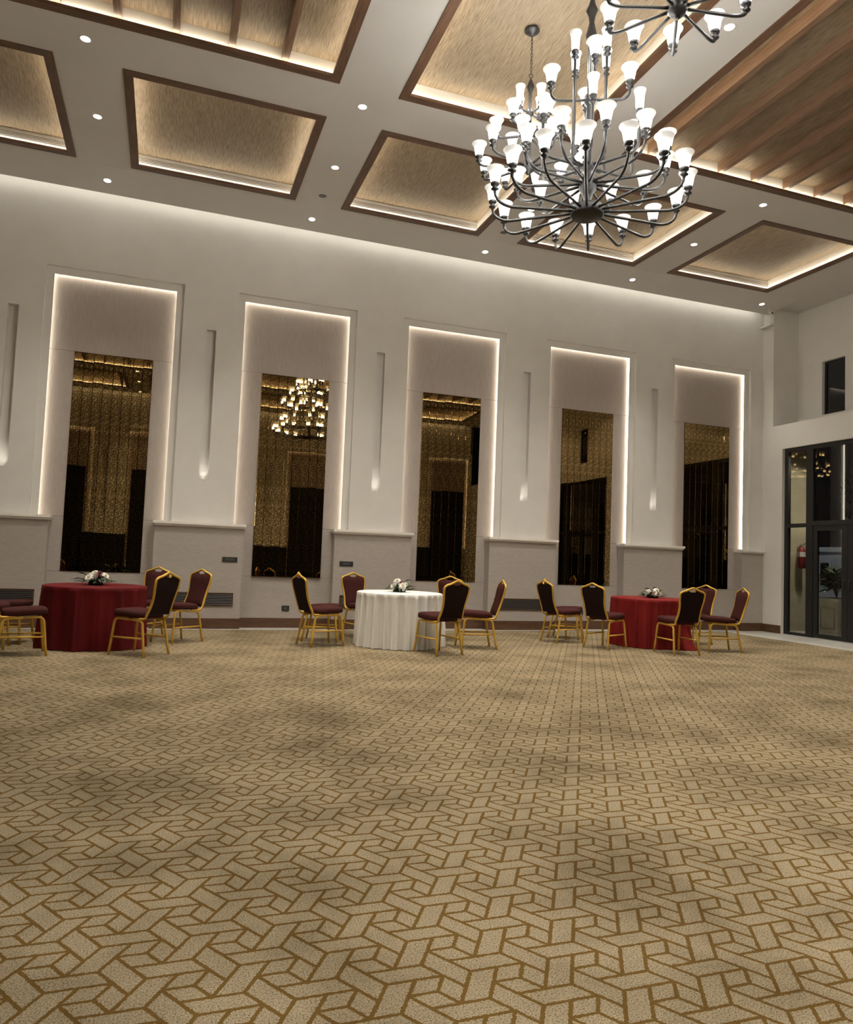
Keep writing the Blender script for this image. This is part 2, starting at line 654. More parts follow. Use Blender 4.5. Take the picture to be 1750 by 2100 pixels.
def back_wall(name, detail, ranges):
    """wall in its own coordinates: face looks towards -Y"""
    mb = MB()
    xs, zs, holes = [X0R, X1R], [0, HC + .4], []
    for i in ranges:
        x = N0 + i * NS
        lo, hi = max(x + NO_L, X0R + .001), min(x + NO_R, X1R - .001)
        holes.append((lo, hi, -1, NO_T))
        xs += [lo, hi]
        zs += [NO_T]
        if x + SL1 < X1R:
            holes.append((x + SL0, x + SL1, SLB, SLT))
            xs += [x + SL0, x + SL1]
            zs += [SLB, SLT]
    grid_wall(mb, xs, zs, holes, YB)
    # returns of the openings and the stepped frame
    for i in ranges:
        x = N0 + i * NS
        a, b = max(x + NO_L, X0R + .001), min(x + NO_R, X1R - .001)
        mb.quad((a, YB, 0), (a, YL, 0), (a, YL, NO_T), (a, YB, NO_T))
        mb.quad((b, YL, 0), (b, YB, 0), (b, YB, NO_T), (b, YL, NO_T))
        mb.quad((a, YB, NO_T), (a, YL, NO_T), (b, YL, NO_T), (b, YB, NO_T))
        # frame step: three boards in the wall plane's step, open behind for the light strip
        mb.box(a - .12, x, YL, YL + .022, 0, NO_T + .12)
        mb.box(x + NI_W, b + .12, YL, YL + .022, 0, NO_T + .12)
        mb.box(x, x + NI_W, YL, YL + .022, NI_T, NO_T + .12)
        if x + SL1 < X1R:
            c, d = x + SL0, x + SL1
            mb.quad((c, YB, SLB), (c, YB + .10, SLB), (c, YB + .10, SLT), (c, YB, SLT))
            mb.quad((d, YB + .10, SLB), (d, YB, SLB), (d, YB, SLT), (d, YB + .10, SLT))
            mb.quad((c, YB + .10, SLB), (d, YB + .10, SLB), (d, YB + .10, SLT), (c, YB + .10, SLT))
            mb.quad((c, YB, SLT), (c, YB + .10, SLT), (d, YB + .10, SLT), (d, YB, SLT))
            mb.quad((c, YB, SLB), (d, YB, SLB), (d, YB + .10, SLB), (c, YB + .10, SLB))
    w = mb.build(name, 'paint')
    return w


wall_back = back_wall('wall_back', True, NICHES)
tag(wall_back, 'tall off-white back wall with five lit mirror niches', kind='structure')

MIR0, MIR1, MIRT, MIRB = .33, 1.44, 4.122, .822
BL0, BL1 = 1.612, NS + .158     # wainscot block between niche i and i+1
YBL, YSH = 11.95, 11.895


def niche_parts(wall, i, full=True):
    x = N0 + i * NS
    g = empty('niche', (0, 0, 0), parent=wall)
    # linen panels, each its own board with fine joints
    e = .004
    L0, L1, TOP = x - .10, x + NI_W + .10, NI_T + .10
    P = [(L0, L1, MIRT, TOP)] if full else [(L0, L1, MIRT, TOP)]
    P += [(L0, x + MIR0, LEDGE_Z, MIRT), (x + MIR1, L1, LEDGE_Z, MIRT)]
    P += [(L0, x + MIR0, MIRB, LEDGE_Z), (x + MIR1, L1, MIRB, LEDGE_Z), (L0, L1, 0, MIRB)]
    for k, (a, b, c, d) in enumerate(P):
        mb = MB().box(a + e / 2, b - e / 2, YP, YP + .02, c + e / 2, d - e / 2)
        mb.build('fabric_panel', 'fabric' if k < 3 else 'fabric_low', g)
    MB().box(L0, L1, YP + .02, YP + .03, 0, TOP).build('backing', 'void', g)
    # light strip hidden behind the frame step
    s = MB()
    s.box(x - .045, x - .030, YP - .030, YP - .016, LEDGE_Z, NI_T + .04)
    s.box(x + NI_W + .030, x + NI_W + .045, YP - .030, YP - .016, LEDGE_Z, NI_T + .04)
    s.box(x - .03, x + NI_W + .03, YP - .030, YP - .016, NI_T + .030, NI_T + .045)
    s.build('led_strip', 'led', g)
    # closing board of the strip recess
    c = MB()
    c.box(x - .12, x - .10, YL + .022, YP, 0, TOP)
    c.box(x + NI_W + .10, x + NI_W + .12, YL + .022, YP, 0, TOP)
    c.box(x - .12, x + NI_W + .12, YL + .022, YP, TOP, TOP + .02)
    c.build('reveal', 'white_paint', g)
    # skirting in the niche
    MB().box(x + BL1 - NS, x + BL0, YP - .012, YP, 0, .16).build('baseboard', 'walnut_x', g)
    return g


for i in NICHES:
    niche_parts(wall_back, i)


def wainscot(wall, x0, x1):
    b = MB()
    b.box(x0, x1, YBL, YP, .165, LEDGE_Z - .068)
    blk = b.build('wainscot_block', 'fabric_low', wall)
    s = MB()
    s.box(x0 - .028, x1 + .028, YSH, YP, LEDGE_Z - .040, LEDGE_Z)
    s.box(x0 - .014, x1 + .014, YSH + .022, YP, LEDGE_Z - .070, LEDGE_Z - .040)
    s.build('ledge', 'ledge', blk)
    MB().box(x0 - .004, x1 + .004, YBL - .01, YP, 0, .165).build('baseboard', 'walnut_x', blk)
    return blk


for i in range(-1, 4):
    x = N0 + i * NS
    wainscot(wall_back, x + BL0, x + BL1)
wainscot(wall_back, N0 + 4 * NS + BL0, X1R - .012)

# door wall: lower wall in the plane X1R, upper wall set back above a ledge
LEDX, LEDZ, HEAD = 12.15, 4.145, 3.66
DY1, DY0 = 11.47, 8.60
D2Y1, D2Y0 = 6.62, 3.75          # glazed opening, from the back corner towards the camera
wr = MB()
for (a, b, c, d) in [(DY1, YB + .16, 0, LEDZ), (DY0, DY1, HEAD, LEDZ), (D2Y1, DY0, 0, LEDZ), (D2Y0, D2Y1, HEAD, LEDZ), (Y0R, D2Y0, 0, LEDZ)]:
    wr.box(X1R, X1R + .22, a, b, c, d)
wr.box(X1R + .22, LEDX + .2, Y0R, YB + .16, LEDZ - .25, LEDZ)      # ledge
WINS = [(10.60, 11.13), (8.40, 8.93), (6.20, 6.73), (4.00, 4.53), (1.80, 2.33)]
WZ0, WZ1 = 4.35, 5.42
ys = sorted([Y0R, 11.72] + [q for w in WINS for q in w])
for k, (a, b) in enumerate(zip(ys, ys[1:])):
    if any(abs(a - w[0]) < 1e-6 for w in WINS):
        wr.box(LEDX, LEDX + .16, a, b, LEDZ, WZ0)
        wr.box(LEDX, LEDX + .16, a, b, WZ1, HC + .3)
    else:
        wr.box(LEDX, LEDX + .16, a, b, LEDZ, HC + .3)
wr.box(X1R, LEDX + .16, 11.72, YB + .16, LEDZ, HC + .3)            # pier closing the ledge
wall_right = tag(wr.build('wall_right', 'paint'), 'off-white door wall stepping back above the glazed doors', kind='structure')
MB().box(X1R - .012, X1R, DY1 + .01, YBL - .01, .004, .16).build('baseboard', 'walnut_y', wall_right)
MB().box(X1R - .10, X1R, YB - .30, YB - .002, 6.23, 6.26).build('corner_rib', 'paint', wall_right)

wl = MB().box(X0R - .2, X0R, Y0R, YB + .2, 0, HC + .4)
tag(wl.build('wall_left', 'paint'), 'off-white side wall of the hall', kind='structure')

# wall behind the camera: same lit niches, with dark doors instead of mirrors in some
wall_front = back_wall('wall_front', False, NICHES)
for i in NICHES:
    x = N0 + i * NS
    g = empty('niche', parent=wall_front)
    MB().box(x - .1, x + NI_W + .1, YP, YP + .02, 0, NI_T + .1).build('fabric_panel', 'fabric', g)
    s = MB()
    s.box(x - .045, x - .030, YP - .030, YP - .016, LEDGE_Z, NI_T + .04)
    s.box(x + NI_W + .030, x + NI_W + .045, YP - .030, YP - .016, LEDGE_Z, NI_T + .04)
    s.box(x - .03, x + NI_W + .03, YP - .030, YP - .016, NI_T + .030, NI_T + .045)
    s.build('led_strip', 'led', g)
    d0, d1 = (x + .18, x + 1.55)
    d = MB().box(d0, d1, YP - .05, YP, 0, 3.9).build('door', 'void', g)
for i in range(-1, 4):
    x = N0 + i * NS
    MB().box(x + BL0, x + BL1, YBL, YP, 0, LEDGE_Z).build('wainscot_block', 'void', wall_front)
wall_front.rotation_euler = (0, 0, PI)
wall_front.location = (X0R + X1R, YB + Y0R, 0)
tag(wall_front, 'wall opposite with lit niches and dark doors seen in the mirrors', kind='structure')

# ------------------------------------------------------------------ ceiling with coffers
COFFERS = []   # outer frame x0,x1,y0,y1, kind
for i in range(5):
    COFFERS.append((CX0 + i * CS, CX0 + i * CS + CW, 8.715, 11.017, 'vent', i))
BIGY0, BIGY1 = .60, 8.02
COFFERS.append((CX0, 1.577, BIGY0, BIGY1, 'beams', 0))
COFFERS.append((2.28, 4.622, BIGY0, BIGY1, 'plain', 0))
COFFERS.append((5.315, 10.632, BIGY0, BIGY1, 'beams', 1))
for i in range(5):
    COFFERS.append((CX0 + i * CS, CX0 + i * CS + CW, -2.42, -.12, 'far', i))
FRW, SETB, PZ = .105, .05, .19
mb = MB()
xs, ys, holes = [X0R, X1R - .04], [Y0R + SOFF, SY], []
for c in COFFERS:
    h = (c[0] + .03, c[1] - .03, c[2] + .03, c[3] - .03)
    holes.append(h)
    xs += h[:2]
    ys += h[2:]
xs = sorted(set(round(a, 5) for a in xs)); ys = sorted(set(round(a, 5) for a in ys))
for a, b in zip(xs, xs[1:]):
    for c, d in zip(ys, ys[1:]):
        mx, my = (a + b) / 2, (c + d) / 2
        if any(h[0] < mx < h[1] and h[2] < my < h[3] for h in holes):
            continue
        mb.quad((a, c, HC), (a, d, HC), (b, d, HC), (b, c, HC))
# lips of the light slots and the slab above
mb.quad((X0R, SY, HC), (X0R, YB - SOFF, HC - SDROP), (X1R - .04, YB - SOFF, HC - SDROP), (X1R - .04, SY, HC))
mb.quad((X1R - .04, SY, HC), (X1R - .04, YB - SOFF, HC - SDROP), (X1R - .04, YB - SOFF, HC + .02), (X1R - .04, SY, HC + .02))
mb.quad((X0R, YB - SOFF, HC - SDROP), (X0R, YB - SOFF, HC + .05), (X1R - .04, YB - SOFF, HC + .05), (X1R - .04, YB - SOFF, HC - SDROP))
mb.box(X0R, X1R - .04, Y0R + SOFF, Y0R + SOFF + .012, HC, HC + .10)
mb.quad((X1R - .04, Y0R, HC + .02), (X1R - .04, YB + .2, HC + .02), (LEDX + .3, YB + .2, HC + .02), (LEDX + .3, Y0R, HC + .02))
mb.quad((X1R - .04, Y0R, HC), (X1R - .04, YB, HC), (X1R - .04, YB, HC + .02), (X1R - .04, Y0R, HC + .02))
mb.quad((X0R, Y0R - .2, HC + .36), (X0R, YB + .2, HC + .36), (X1R + .6, YB + .2, HC + .36), (X1R + .6, Y0R - .2, HC + .36))
ceiling = tag(mb.build('ceiling', 'ceil_paint'), 'flat plaster ceiling with wood-framed coffers', kind='structure')
MB().box(X0R + .05, X1R - .2, YB - SOFF + .002, YB - SOFF + .014, HC + .03, HC + .046).build('led_strip', 'led_cove', ceiling)
MB().box(X0R + .05, X1R - .2, Y0R + SOFF - .014, Y0R + SOFF - .002, HC + .07, HC + .086).build('led_strip', 'led_cove', ceiling)

NTH = ['at the far left edge', 'second from the left', 'in the middle, behind the chandelier', 'behind the chandelier rim, fourth from the left', 'nearest the door wall']


def coffer(x0, x1, y0, y1, kind, idx):
    g = empty('ceiling_coffer', ((x0 + x1) / 2, (y0 + y1) / 2, HC))
    cx, cyy = (x0 + x1) / 2, (y0 + y1) / 2
    a, b, c, d = x0 - cx, x1 - cx, y0 - cyy, y1 - cyy
    z = -.012
    # four mitred frame boards
    for (q, mt) in [([(a, c), (b, c), (b - FRW, c + FRW), (a + FRW, c + FRW)], 'walnut_x'),
                    ([(b, c), (b, d), (b - FRW, d - FRW), (b - FRW, c + FRW)], 'walnut_y'),
                    ([(b, d), (a, d), (a + FRW, d - FRW), (b - FRW, d - FRW)], 'walnut_x'),
                    ([(a, d), (a, c), (a + FRW, c + FRW), (a + FRW, d - FRW)], 'walnut_y')]:
        m_ = MB()
        V = [(p[0], p[1], z) for p in q] + [(p[0], p[1], .022) for p in q]
        m_.add(V, [(3, 2, 1, 0), (4, 5, 6, 7), (0, 1, 5, 4), (1, 2, 6, 5), (2, 3, 7, 6), (3, 0, 4, 7)])
        m_.build('frame_board', mt, g)
    e = FRW - SETB
    s = MB()
    A, B, C, D = a + e, b - e, c + e, d - e
    s.quad((A, C, 0.022), (B, C, 0.022), (B, C, PZ), (A, C, PZ))
    s.quad((B, C, 0.022), (B, D, 0.022), (B, D, PZ), (B, C, PZ))
    s.quad((B, D, 0.022), (A, D, 0.022), (A, D, PZ), (B, D, PZ))
    s.quad((A, D, 0.022), (A, C, 0.022), (A, C, PZ), (A, D, PZ))
    s.build('side_board', 'white_paint', g)
    p = MB()
    p.quad((A, C, PZ), (A, D, PZ), (B, D, PZ), (B, C, PZ))
    p.build('lining', 'woven', g)
    # light strip lying on the frame, behind its edge
    l = MB()
    t0, t1, zl = .024, .036, .028
    l.box(A + t0, A + t1, C + t0, D - t0, .024, zl)
    l.box(B - t1, B - t0, C + t0, D - t0, .024, zl)
    l.box(A + t1, B - t1, C + t0, C + t1, .024, zl)
    l.box(A + t1, B - t1, D - t1, D - t0, .024, zl)
    l.build('led_strip', 'led_warm', g)
    if kind == 'beams':
        n = int(round((B - A) / .5667))
        sp = (B - A) / n
        me = MB().box(-.036, .036, C + .004, D - .004, .045, PZ).mesh('beam', 'beam')
        off = (.913 + .036 - cx) if idx == 0 else (6.81 + .036 - cx)
        k0 = math.ceil((A + .2 - off) / .5667)
        k = k0
        while off + k * .5667 < B - .2:
            inst('beam', me, g, (off + k * .5667, 0, 0))
            k += 1
    if kind == 'vent':
        v = empty('air_grille', (0, D - .012, .10), parent=g)
        MB().box(A + .02, B - .02, -.004, .008, -.045, .045).build('grille_box', 'void', v)
        me = MB().box(A + .02, B - .02, -.012, -.002, -.0045, .0045).mesh('grille_slat', 'white_paint')
        for k in range(5):
            inst('grille_slat', me, v, (0, 0, -.04 + .02 * k))
    return g


for c in COFFERS:
    g = coffer(*c)
    if c[4] == 'vent':
        tag(g, 'square ceiling coffer of the back row, ' + NTH[c[5]], 'ceiling coffer', 'coffers along the back wall')
    elif c[4] == 'beams':
        tag(g, ['large beamed ceiling coffer at upper left, white-edged and warmly lit', 'large beamed ceiling coffer at right, dark beams running towards the camera'][c[5]], 'ceiling coffer', 'large coffers')
    elif c[4] == 'plain':
        tag(g, 'long unbeamed woven ceiling coffer that the chandeliers hang from', 'ceiling coffer', 'large coffers')
    else:
        tag(g, 'square ceiling coffer in the row behind the camera, number %s from the left wall' % ['one', 'two', 'three', 'four', 'five'][c[5]], 'ceiling coffer', 'coffers behind the camera')

# ------------------------------------------------------------------ chandeliers
def shade_prof(r0, r1, h, n=9):
    out = []
    for i in range(n):
        t = i / (n - 1)
        r = r0 + (r1 * .78 - r0) * (t ** 1.15) + (r1 * .22) * max(0, (t - .55) / .45) ** 2
        if t < .12:
            r = r0 * (.80 + .2 * t / .12)
        out.append((r, h * t))
    # inner face
    inn = [(max(r - .004, .002), z) for r, z in out][::-1]
    return out + [(out[-1][0] - .001, out[-1][1] + .003)] + inn


SHADE_A = MB().lathe(shade_prof(.036, .078, .130, 7), 16).mesh('lampshade', 'shade')
SHADE_B = MB().lathe(shade_prof(.031, .053, .170, 7), 14).mesh('lampshade', 'shade')


def cup_mesh(rc):
    return MB().lathe([(.012, -.075), (.017, -.06), (.034, -.052), (.020, -.035), (.018, -.028), (rc * .75, -.020), (rc, -.012), (rc, .006), (rc * .8, .010), (0.002, .010)], 12).mesh('socket_cup', 'bronze')


CUP_A, CUP_B = cup_mesh(.037), cup_mesh(.032)


def arm_mesh(rin, zin, R_, ztop, bend=.11, drop=0.0):
    """arm in the local xz plane from the hub out to radius R_, then curving up to ztop"""
    zb = zin + drop
    pts = [(rin, 0, zin)]
    L = R_ - bend
    for t in (.25, .5, .75):
        pts.append((rin + (L - rin) * t, 0, zin + (zb - zin) * t))
    bz = min(bend, max(.03, ztop - zb))
    for i in range(7):
        t = (PI / 2) * i / 6
        pts.append((L + bend * math.sin(t), 0, zb + bz * (1 - math.cos(t))))
    if ztop > zb + bz + .01:
        pts.append((R_, 0, ztop))
    return MB().tube(pts, .0125, 6).mesh('arm', 'bronze')


def tier(root, n, off, R_, zc, slender, hub_z, rin=.1, bend=.11, drop=0.0):
    h = .170 if slender else .130
    zs = zc - h / 2
    am = arm_mesh(rin, hub_z, R_, zs - .07, bend, drop)
    for k in range(n):
        a = empty('lamp_arm', (0, 0, 0), R(off + 360 * k / n), root)
        inst('arm_tube', am, a)
        inst('socket_cup', CUP_B if slender else CUP_A, a, (R_, 0, zs))
        inst('lampshade', SHADE_B if slender else SHADE_A, a, (R_, 0, zs))


def chain(root, z0, z1):
    n = max(3, int((z1 - z0) / .034))
    m_ = MB()
    for k in range(n):
        zc = z0 + (z1 - z0) * (k + .5) / n
        hl = (z1 - z0) / n * .62
        pts = []
        for i in range(11):
            t = 2 * PI * i / 10
            u_, w_ = .010 * math.cos(t), hl * math.sin(t)
            pts.append((u_, 0, zc + w_) if k % 2 else (0, u_, zc + w_))
        m_.tube(pts, .003, 5, cap=False)
    return m_.build('chain', 'bronze', root)


def chandelier(loc, big, label):
    root = empty('chandelier', (loc[0], loc[1], loc[2]))
    tag(root, label, 'chandelier', 'bronze chandeliers with glass shades')
    zt = HC + PZ - loc[2]
    b = MB()
    b.lathe([(.004, 0), (.05, -.004), (.074, -.018), (.078, -.03), (.06, -.036), (.05, -.055), (.02, -.062), (.012, -.085), (.003, -.09)][::-1], 24, (0, 0, zt))
    b.build('canopy', 'bronze', root)
    if big:
        zr = 1.98
        s = MB()
        s.lathe([(.003, -.06), (.05, -.055), (.13, -.045), (.145, -.03), (.145, .035), (.11, .05), (.05, .06), (.03, .1), (.045, .16), (.075, .20), (.075, .29), (.03, .32),
                 (.028, .36), (.07, .38), (.07, .42), (.03, .45), (.026, .95), (.05, .98), (.05, 1.04), (.026, 1.07), (.026, 1.35), (.03, 1.52), (.05, 1.60), (.035, 1.66), (.022, 1.72), (.03, 1.78),
                 (.052, 1.83), (.03, 1.88), (.016, 1.95), (.003, 1.96)], 20, (0, 0, 0))
        s.build('stem', 'bronze', root)
        tier(root, 16, 12.5, .83, .22, False, -.005, .12, .16, -.03)
        tier(root, 12, 10, .67, .47, False, .245, .06, .15, -.03)
        tier(root, 6, 2, .46, .84, True, .40, .05, .09, 0)
        tier(root, 4, 14, .19, 1.46, True, .40, .04, .06, 0)
        tier(root, 4, 65, .34, 1.24, False, 1.01, .03, .08, 0)
    else:
        zr = .98
        s = MB()
        s.lathe([(.003, -.075), (.018, -.07), (.02, -.05), (.05, -.04), (.072, -.015), (.072, .03), (.045, .05), (.025, .08), (.02, .30), (.045, .32), (.045, .37), (.02, .39), (.02, .55),
                 (.04, .57), (.04, .61), (.02, .63), (.018, .8), (.04, .86), (.02, .92), (.003, .96)], 18)
        s.build('stem', 'bronze', root)
        tier(root, 10, 20, .51, .15, False, .005, .06, .10, -.02)
        tier(root, 6, 35, .34, .45, False, .34, .04, .09, -.02)
        tier(root, 4, 20, .15, .72, True, .58, .03, .05, 0)
    # hanging ring and chain
    rp = [(.022 * math.cos(2 * PI * i / 12), 0, zr + .022 * math.sin(2 * PI * i / 12)) for i in range(13)]
    MB().tube(rp, .0045, 6, cap=False).build('ring', 'bronze', root)
    chain(root, zr + .02, zt - .085)
    return root


chandelier((3.3, 5.48, 4.28), True, 'large bronze chandelier of many tiers with frosted trumpet shades, lowest of the three')
chandelier((3.3, 6.65, 5.26), False, 'small bronze chandelier on a chain, half hidden behind the large chandelier')
chandelier((3.3, 4.30, 5.28), False, 'small bronze chandelier cut off by the top edge, seen from below')

# ------------------------------------------------------------------ downlights
DL = []
for ci, X in enumerate((-1.09, 1.93, 4.96, 7.97, 11.03)):
    for ri, Y in enumerate((11.56, 9.85, 8.35)):
        if (ci, ri) == (4, 1) or (ci, ri) == (4, 2):
            continue
        DL.append((X, Y, ci, ri))
for Y in (8.35, 5.66, 2.96):
    DL.append((11.05, Y, -1, 0))  # out-of-view lamps added to brighten the door wall
for X in (1.93, 4.96):
    for Y in (5.66, 2.96):
        DL.append((X, Y, -1, 0))
for X in (-1.09, 1.93, 4.96, 7.97):
    for Y in (.24, -1.25, -2.95):
        DL.append((X, Y, -2, 0))
ring_me = MB().lathe([(.048, .004), (.048, -.004), (.056, -.006), (.062, -.003), (.062, .0)], 24).mesh('trim_ring', 'white_paint')
lens_me = MB().lathe([(.001, -.001), (.048, -.001)], 24).mesh('lens', 'downlight')
ROWN = ['in the row along the back wall', 'between two coffers', 'in the row beside the large coffers']
COLN = ['leftmost column', 'second column from the left', 'middle column by the chandelier', 'fourth column from the left', 'corner by the door wall']
for (X, Y, ci, ri) in DL:
    near = abs(Y - 11.56) < .1
    g = empty('downlight', (X, Y, HC))
    if near:      # set in the sloping edge soffit
        k_ = (HC - .040 - CAM_H) / (HC - CAM_H)
        g.location = (X * k_, Y * k_, HC - SDROP * (Y * k_ - SY) / (YB - SOFF - SY))
        g.rotation_euler = (-math.atan(SDROP / (YB - SOFF - SY)), 0, 0)
    if ci >= 0:
        tag(g, 'round recessed ceiling downlight %s, %s' % (ROWN[ri], COLN[ci]), 'downlight', 'recessed downlights')
    elif ci == -1 and (X, Y) == (4.96, 5.66):
        tag(g, 'round recessed ceiling downlight behind the chandelier cut off at the top', 'downlight', 'recessed downlights')
    else:
        cn = {-1.09: 'leftmost', 1.93: 'second', 4.96: 'third', 7.97: 'fourth', 11.05: 'added door-side'}[X]
        rn = {8.35: 'above the glazed doors', 5.66: 'beside the chandelier coffer', 2.96: 'beside the near end of the chandelier coffer', .24: 'just behind the camera', -1.25: 'between the coffers behind the camera', -2.95: 'along the wall opposite'}[Y]
        tag(g, 'round recessed ceiling downlight %s, %s column' % (rn, cn), 'downlight', 'recessed downlights out of view')
    inst('trim_ring', ring_me, g)
    inst('lens', lens_me, g)
    add_light('downlight_beam', 'SPOT', (0, 0, -.01), SPOT_W * (.5 if abs(Y - 11.56) < .1 or Y < -2.9 else 1.0), (1.0, .92, .80), g, spot_size=R(52 if abs(Y - 11.56) < .1 or Y < -2.9 else 100), spot_blend=1.0, shadow_soft_size=.05)

# ceiling speakers
sp_me = MB().lathe([(.072, .0), (.072, -.006), (.064, -.009), (.060, -.006)], 24).mesh('ceiling_speaker', 'ceil_paint')
sp_gr = MB().lathe([(.060, -.006), (.03, -.008), (.001, -.0085)], 24).mesh('speaker_grille', 'speaker')
for k, (X, Y) in enumerate(((1.93, 10.716), (4.92, 10.726))):
    o = inst('ceiling_speaker', sp_me, None, (X, Y, HC))
    tag(o, ['round grey ceiling speaker right of the second coffer', 'round grey ceiling speaker under the left rim of the large chandelier'][k], 'ceiling speaker', 'ceiling speakers')
    inst('speaker_grille', sp_gr, o)

# ------------------------------------------------------------------ mirrors in the niches
ORD = ['leftmost', 'second', 'third', 'fourth', 'rightmost']
MLAB = ['tall bronze strip mirror in the leftmost niche, above the red table',
        'tall bronze strip mirror in the second niche, reflecting the chandelier',
        'tall bronze strip mirror in the middle niche, right of the white table',
        'tall bronze strip mirror in the fourth niche, reflecting the doors and windows',
        'tall bronze strip mirror in the rightmost niche beside the door wall']
sw = (MIR1 - MIR0) / 8
hh = (MIRT - MIRB) / 2
bz = .0035


def strip_mesh():
    w_ = sw / 2 - .0008
    V = [(-w_, 0, -hh), (w_, 0, -hh), (w_, 0, hh), (-w_, 0, hh),
         (-w_ + bz, -.004, -hh + bz), (w_ - bz, -.004, -hh + bz), (w_ - bz, -.004, hh - bz), (-w_ + bz, -.004, hh - bz)]
    m_ = MB().add(V, [(4, 5, 6, 7), (0, 1, 5, 4), (1, 2, 6, 5), (2, 3, 7, 6), (3, 0, 4, 7)])
    return m_.mesh('mirror_strip', 'mirror')


SME = strip_mesh()
for i in range(5):
    x = N0 + i * NS
    g = tag(empty('mirror_panel', (x + (MIR0 + MIR1) / 2, YP - .004, (MIRB + MIRT) / 2)), MLAB[i], 'mirror', 'niche mirrors')
    MB().box(-(MIR1 - MIR0) / 2, (MIR1 - MIR0) / 2, .0005, .0035, -hh, hh).build('backing_board', 'void', g)
    rr = random.Random(20 + i)
    for k in range(8):
        inst('mirror_strip', SME, g, (-(MIR1 - MIR0) / 2 + sw * (k + .5), rr.uniform(-.001, 0) - (.014 if i == 1 else .002), 0), (R(rr.uniform(-.02, .06) - (.40 if i == 1 else 0)), 0, R(rr.uniform(-.22, .22))))

# ------------------------------------------------------------------ slot lamps
for i in range(-1, 4):
    x = N0 + i * NS + (SL0 + SL1) / 2
    g = tag(empty('recessed_wall_lamp', (x, YB + .05, SLB)), 'small uplight in the %s' % (['recessed wall slot cut off at the left edge', 'wall slot between the first and second niches', 'wall slot between the second and third niches', 'wall slot between the third and fourth niches', 'wall slot between the fourth and rightmost niches'][i + 1]), 'wall lamp', 'slot uplights')
    MB().lathe([(.022, 0), (.022, .008), (.018, .010), (.018, .006)], 16).build('bezel', 'chrome', g)
    MB().lathe([(.001, .007), (.018, .007)], 16).build('lens', 'slot_lamp', g)
    l = add_light('uplight_beam', 'SPOT', (0, 0, .02), SLOT_W, (1.0, .93, .82), g, spot_size=R(95), spot_blend=1.0, shadow_soft_size=.015)
    l.rotation_euler = (PI, 0, 0)

# ------------------------------------------------------------------ wall fittings
for i in range(-1, 4):
    x = N0 + i * NS
    xa, xb = x + 1.735, x + 2.822
    g = tag(empty('air_vent', ((xa + xb) / 2, YBL, .456)), 'dark louvred low wall vent %s' % ['at the left edge of the picture', 'behind the chairs right of the left red table', 'behind the white table', 'behind the chair right of the white table', 'behind the right red table'][i + 1], 'air vent', 'wall vents')
    w2, h2 = (xb - xa) / 2, .105
    for (a, b, c, d) in [(-w2, w2, h2 - .02, h2), (-w2, w2, -h2, -h2 + .02), (-w2, -w2 + .02, -h2 + .02, h2 - .02), (w2 - .02, w2, -h2 + .02, h2 - .02)]:
        MB().box(a, b, -.012, .0, c, d).build('frame_bar', 'walnut', g)
    MB().box(-w2 + .02, w2 - .02, -.003, -.001, -h2 + .02, h2 - .02).build('duct', 'void', g)
    sm = MB().add([(-w2 + .02, -.011, -.004), (w2 - .02, -.011, -.004), (w2 - .02, -.004, .009), (-w2 + .02, -.004, .009), (-w2 + .02, -.011, -.007), (w2 - .02, -.011, -.007), (w2 - .02, -.003, .006), (-w2 + .02, -.003, .006)],
                  [(0, 1, 2, 3), (7, 6, 5, 4), (0, 4, 5, 1), (1, 5, 6, 2), (2, 6, 7, 3), (3, 7, 4, 0)]).mesh('louvre', 'louvre')
    for k in range(7):
        inst('louvre', sm, g, (0, 0, -.075 + .0245 * k))


def plate(name, x0, x1, z0, z1, y, label, cat, mods):
    g = tag(empty(name, ((x0 + x1) / 2, y, (z0 + z1) / 2)), label, cat)
    w2, h2 = (x1 - x0) / 2, (z1 - z0) / 2
    MB().box(-w2, w2, -.010, 0, -h2, h2).build('cover_plate', 'black_plastic', g)
    for k in range(mods):
        t = w2 * 1.1 / mods
        c = -w2 * .55 + t * (k + .5)
        MB().box(c - t * .45, c + t * .45, -.014, -.010, -h2 * .5, h2 * .5).build('key', 'grey_plastic', g)
    return g


plate('switch_panel', .858, 1.091, 1.04, 1.117, YBL, 'black switch panel on the wall block between first and second niches', 'switch panel', 4)
plate('switch_panel', 2.725, 2.951, 1.035, 1.113, YBL, 'black switch panel on the wall block left above the white table', 'switch panel', 4)
plate('wall_socket', 1.847, 1.966, .276, .361, YP, 'black wall socket low in the second niche, left of the chairs', 'wall socket', 2)
plate('wall_socket', 7.33, 7.45, .270, .352, YP, 'black wall socket behind the chairs left of the right red table', 'wall socket', 2)

# dome camera by the corner
g = tag(empty('security_camera', (11.29, 11.62, HC - .055)), 'small white security camera on the ceiling in the back corner', 'camera')
MB().lathe([(.045, 0), (.045, -.02), (.03, -.03), (.001, -.03)], 16).build('mount', 'white_paint', g)
MB().tube([(0, .02, -.05), (0, -.07, -.085)], .032, 14).build('camera_body', 'white_paint', g)
MB().tube([(-.012, -.068, -.082), (-.014, -.080, -.087)], .014, 10).build('camera_lens', 'black_plastic', g)
MB().tube([(.012, -.066, -.100), (.014, -.076, -.106)], .011, 10).build('infrared_lamp', 'black_plastic', g)

# ------------------------------------------------------------------ glazed doors
XG = X1R + .10
FB = .055


def bar(par, y0, y1, z0, z1, name='frame_bar', d=.035):
    return MB().box(-d, d, y0, y1, z0, z1).build(name, 'black', par)


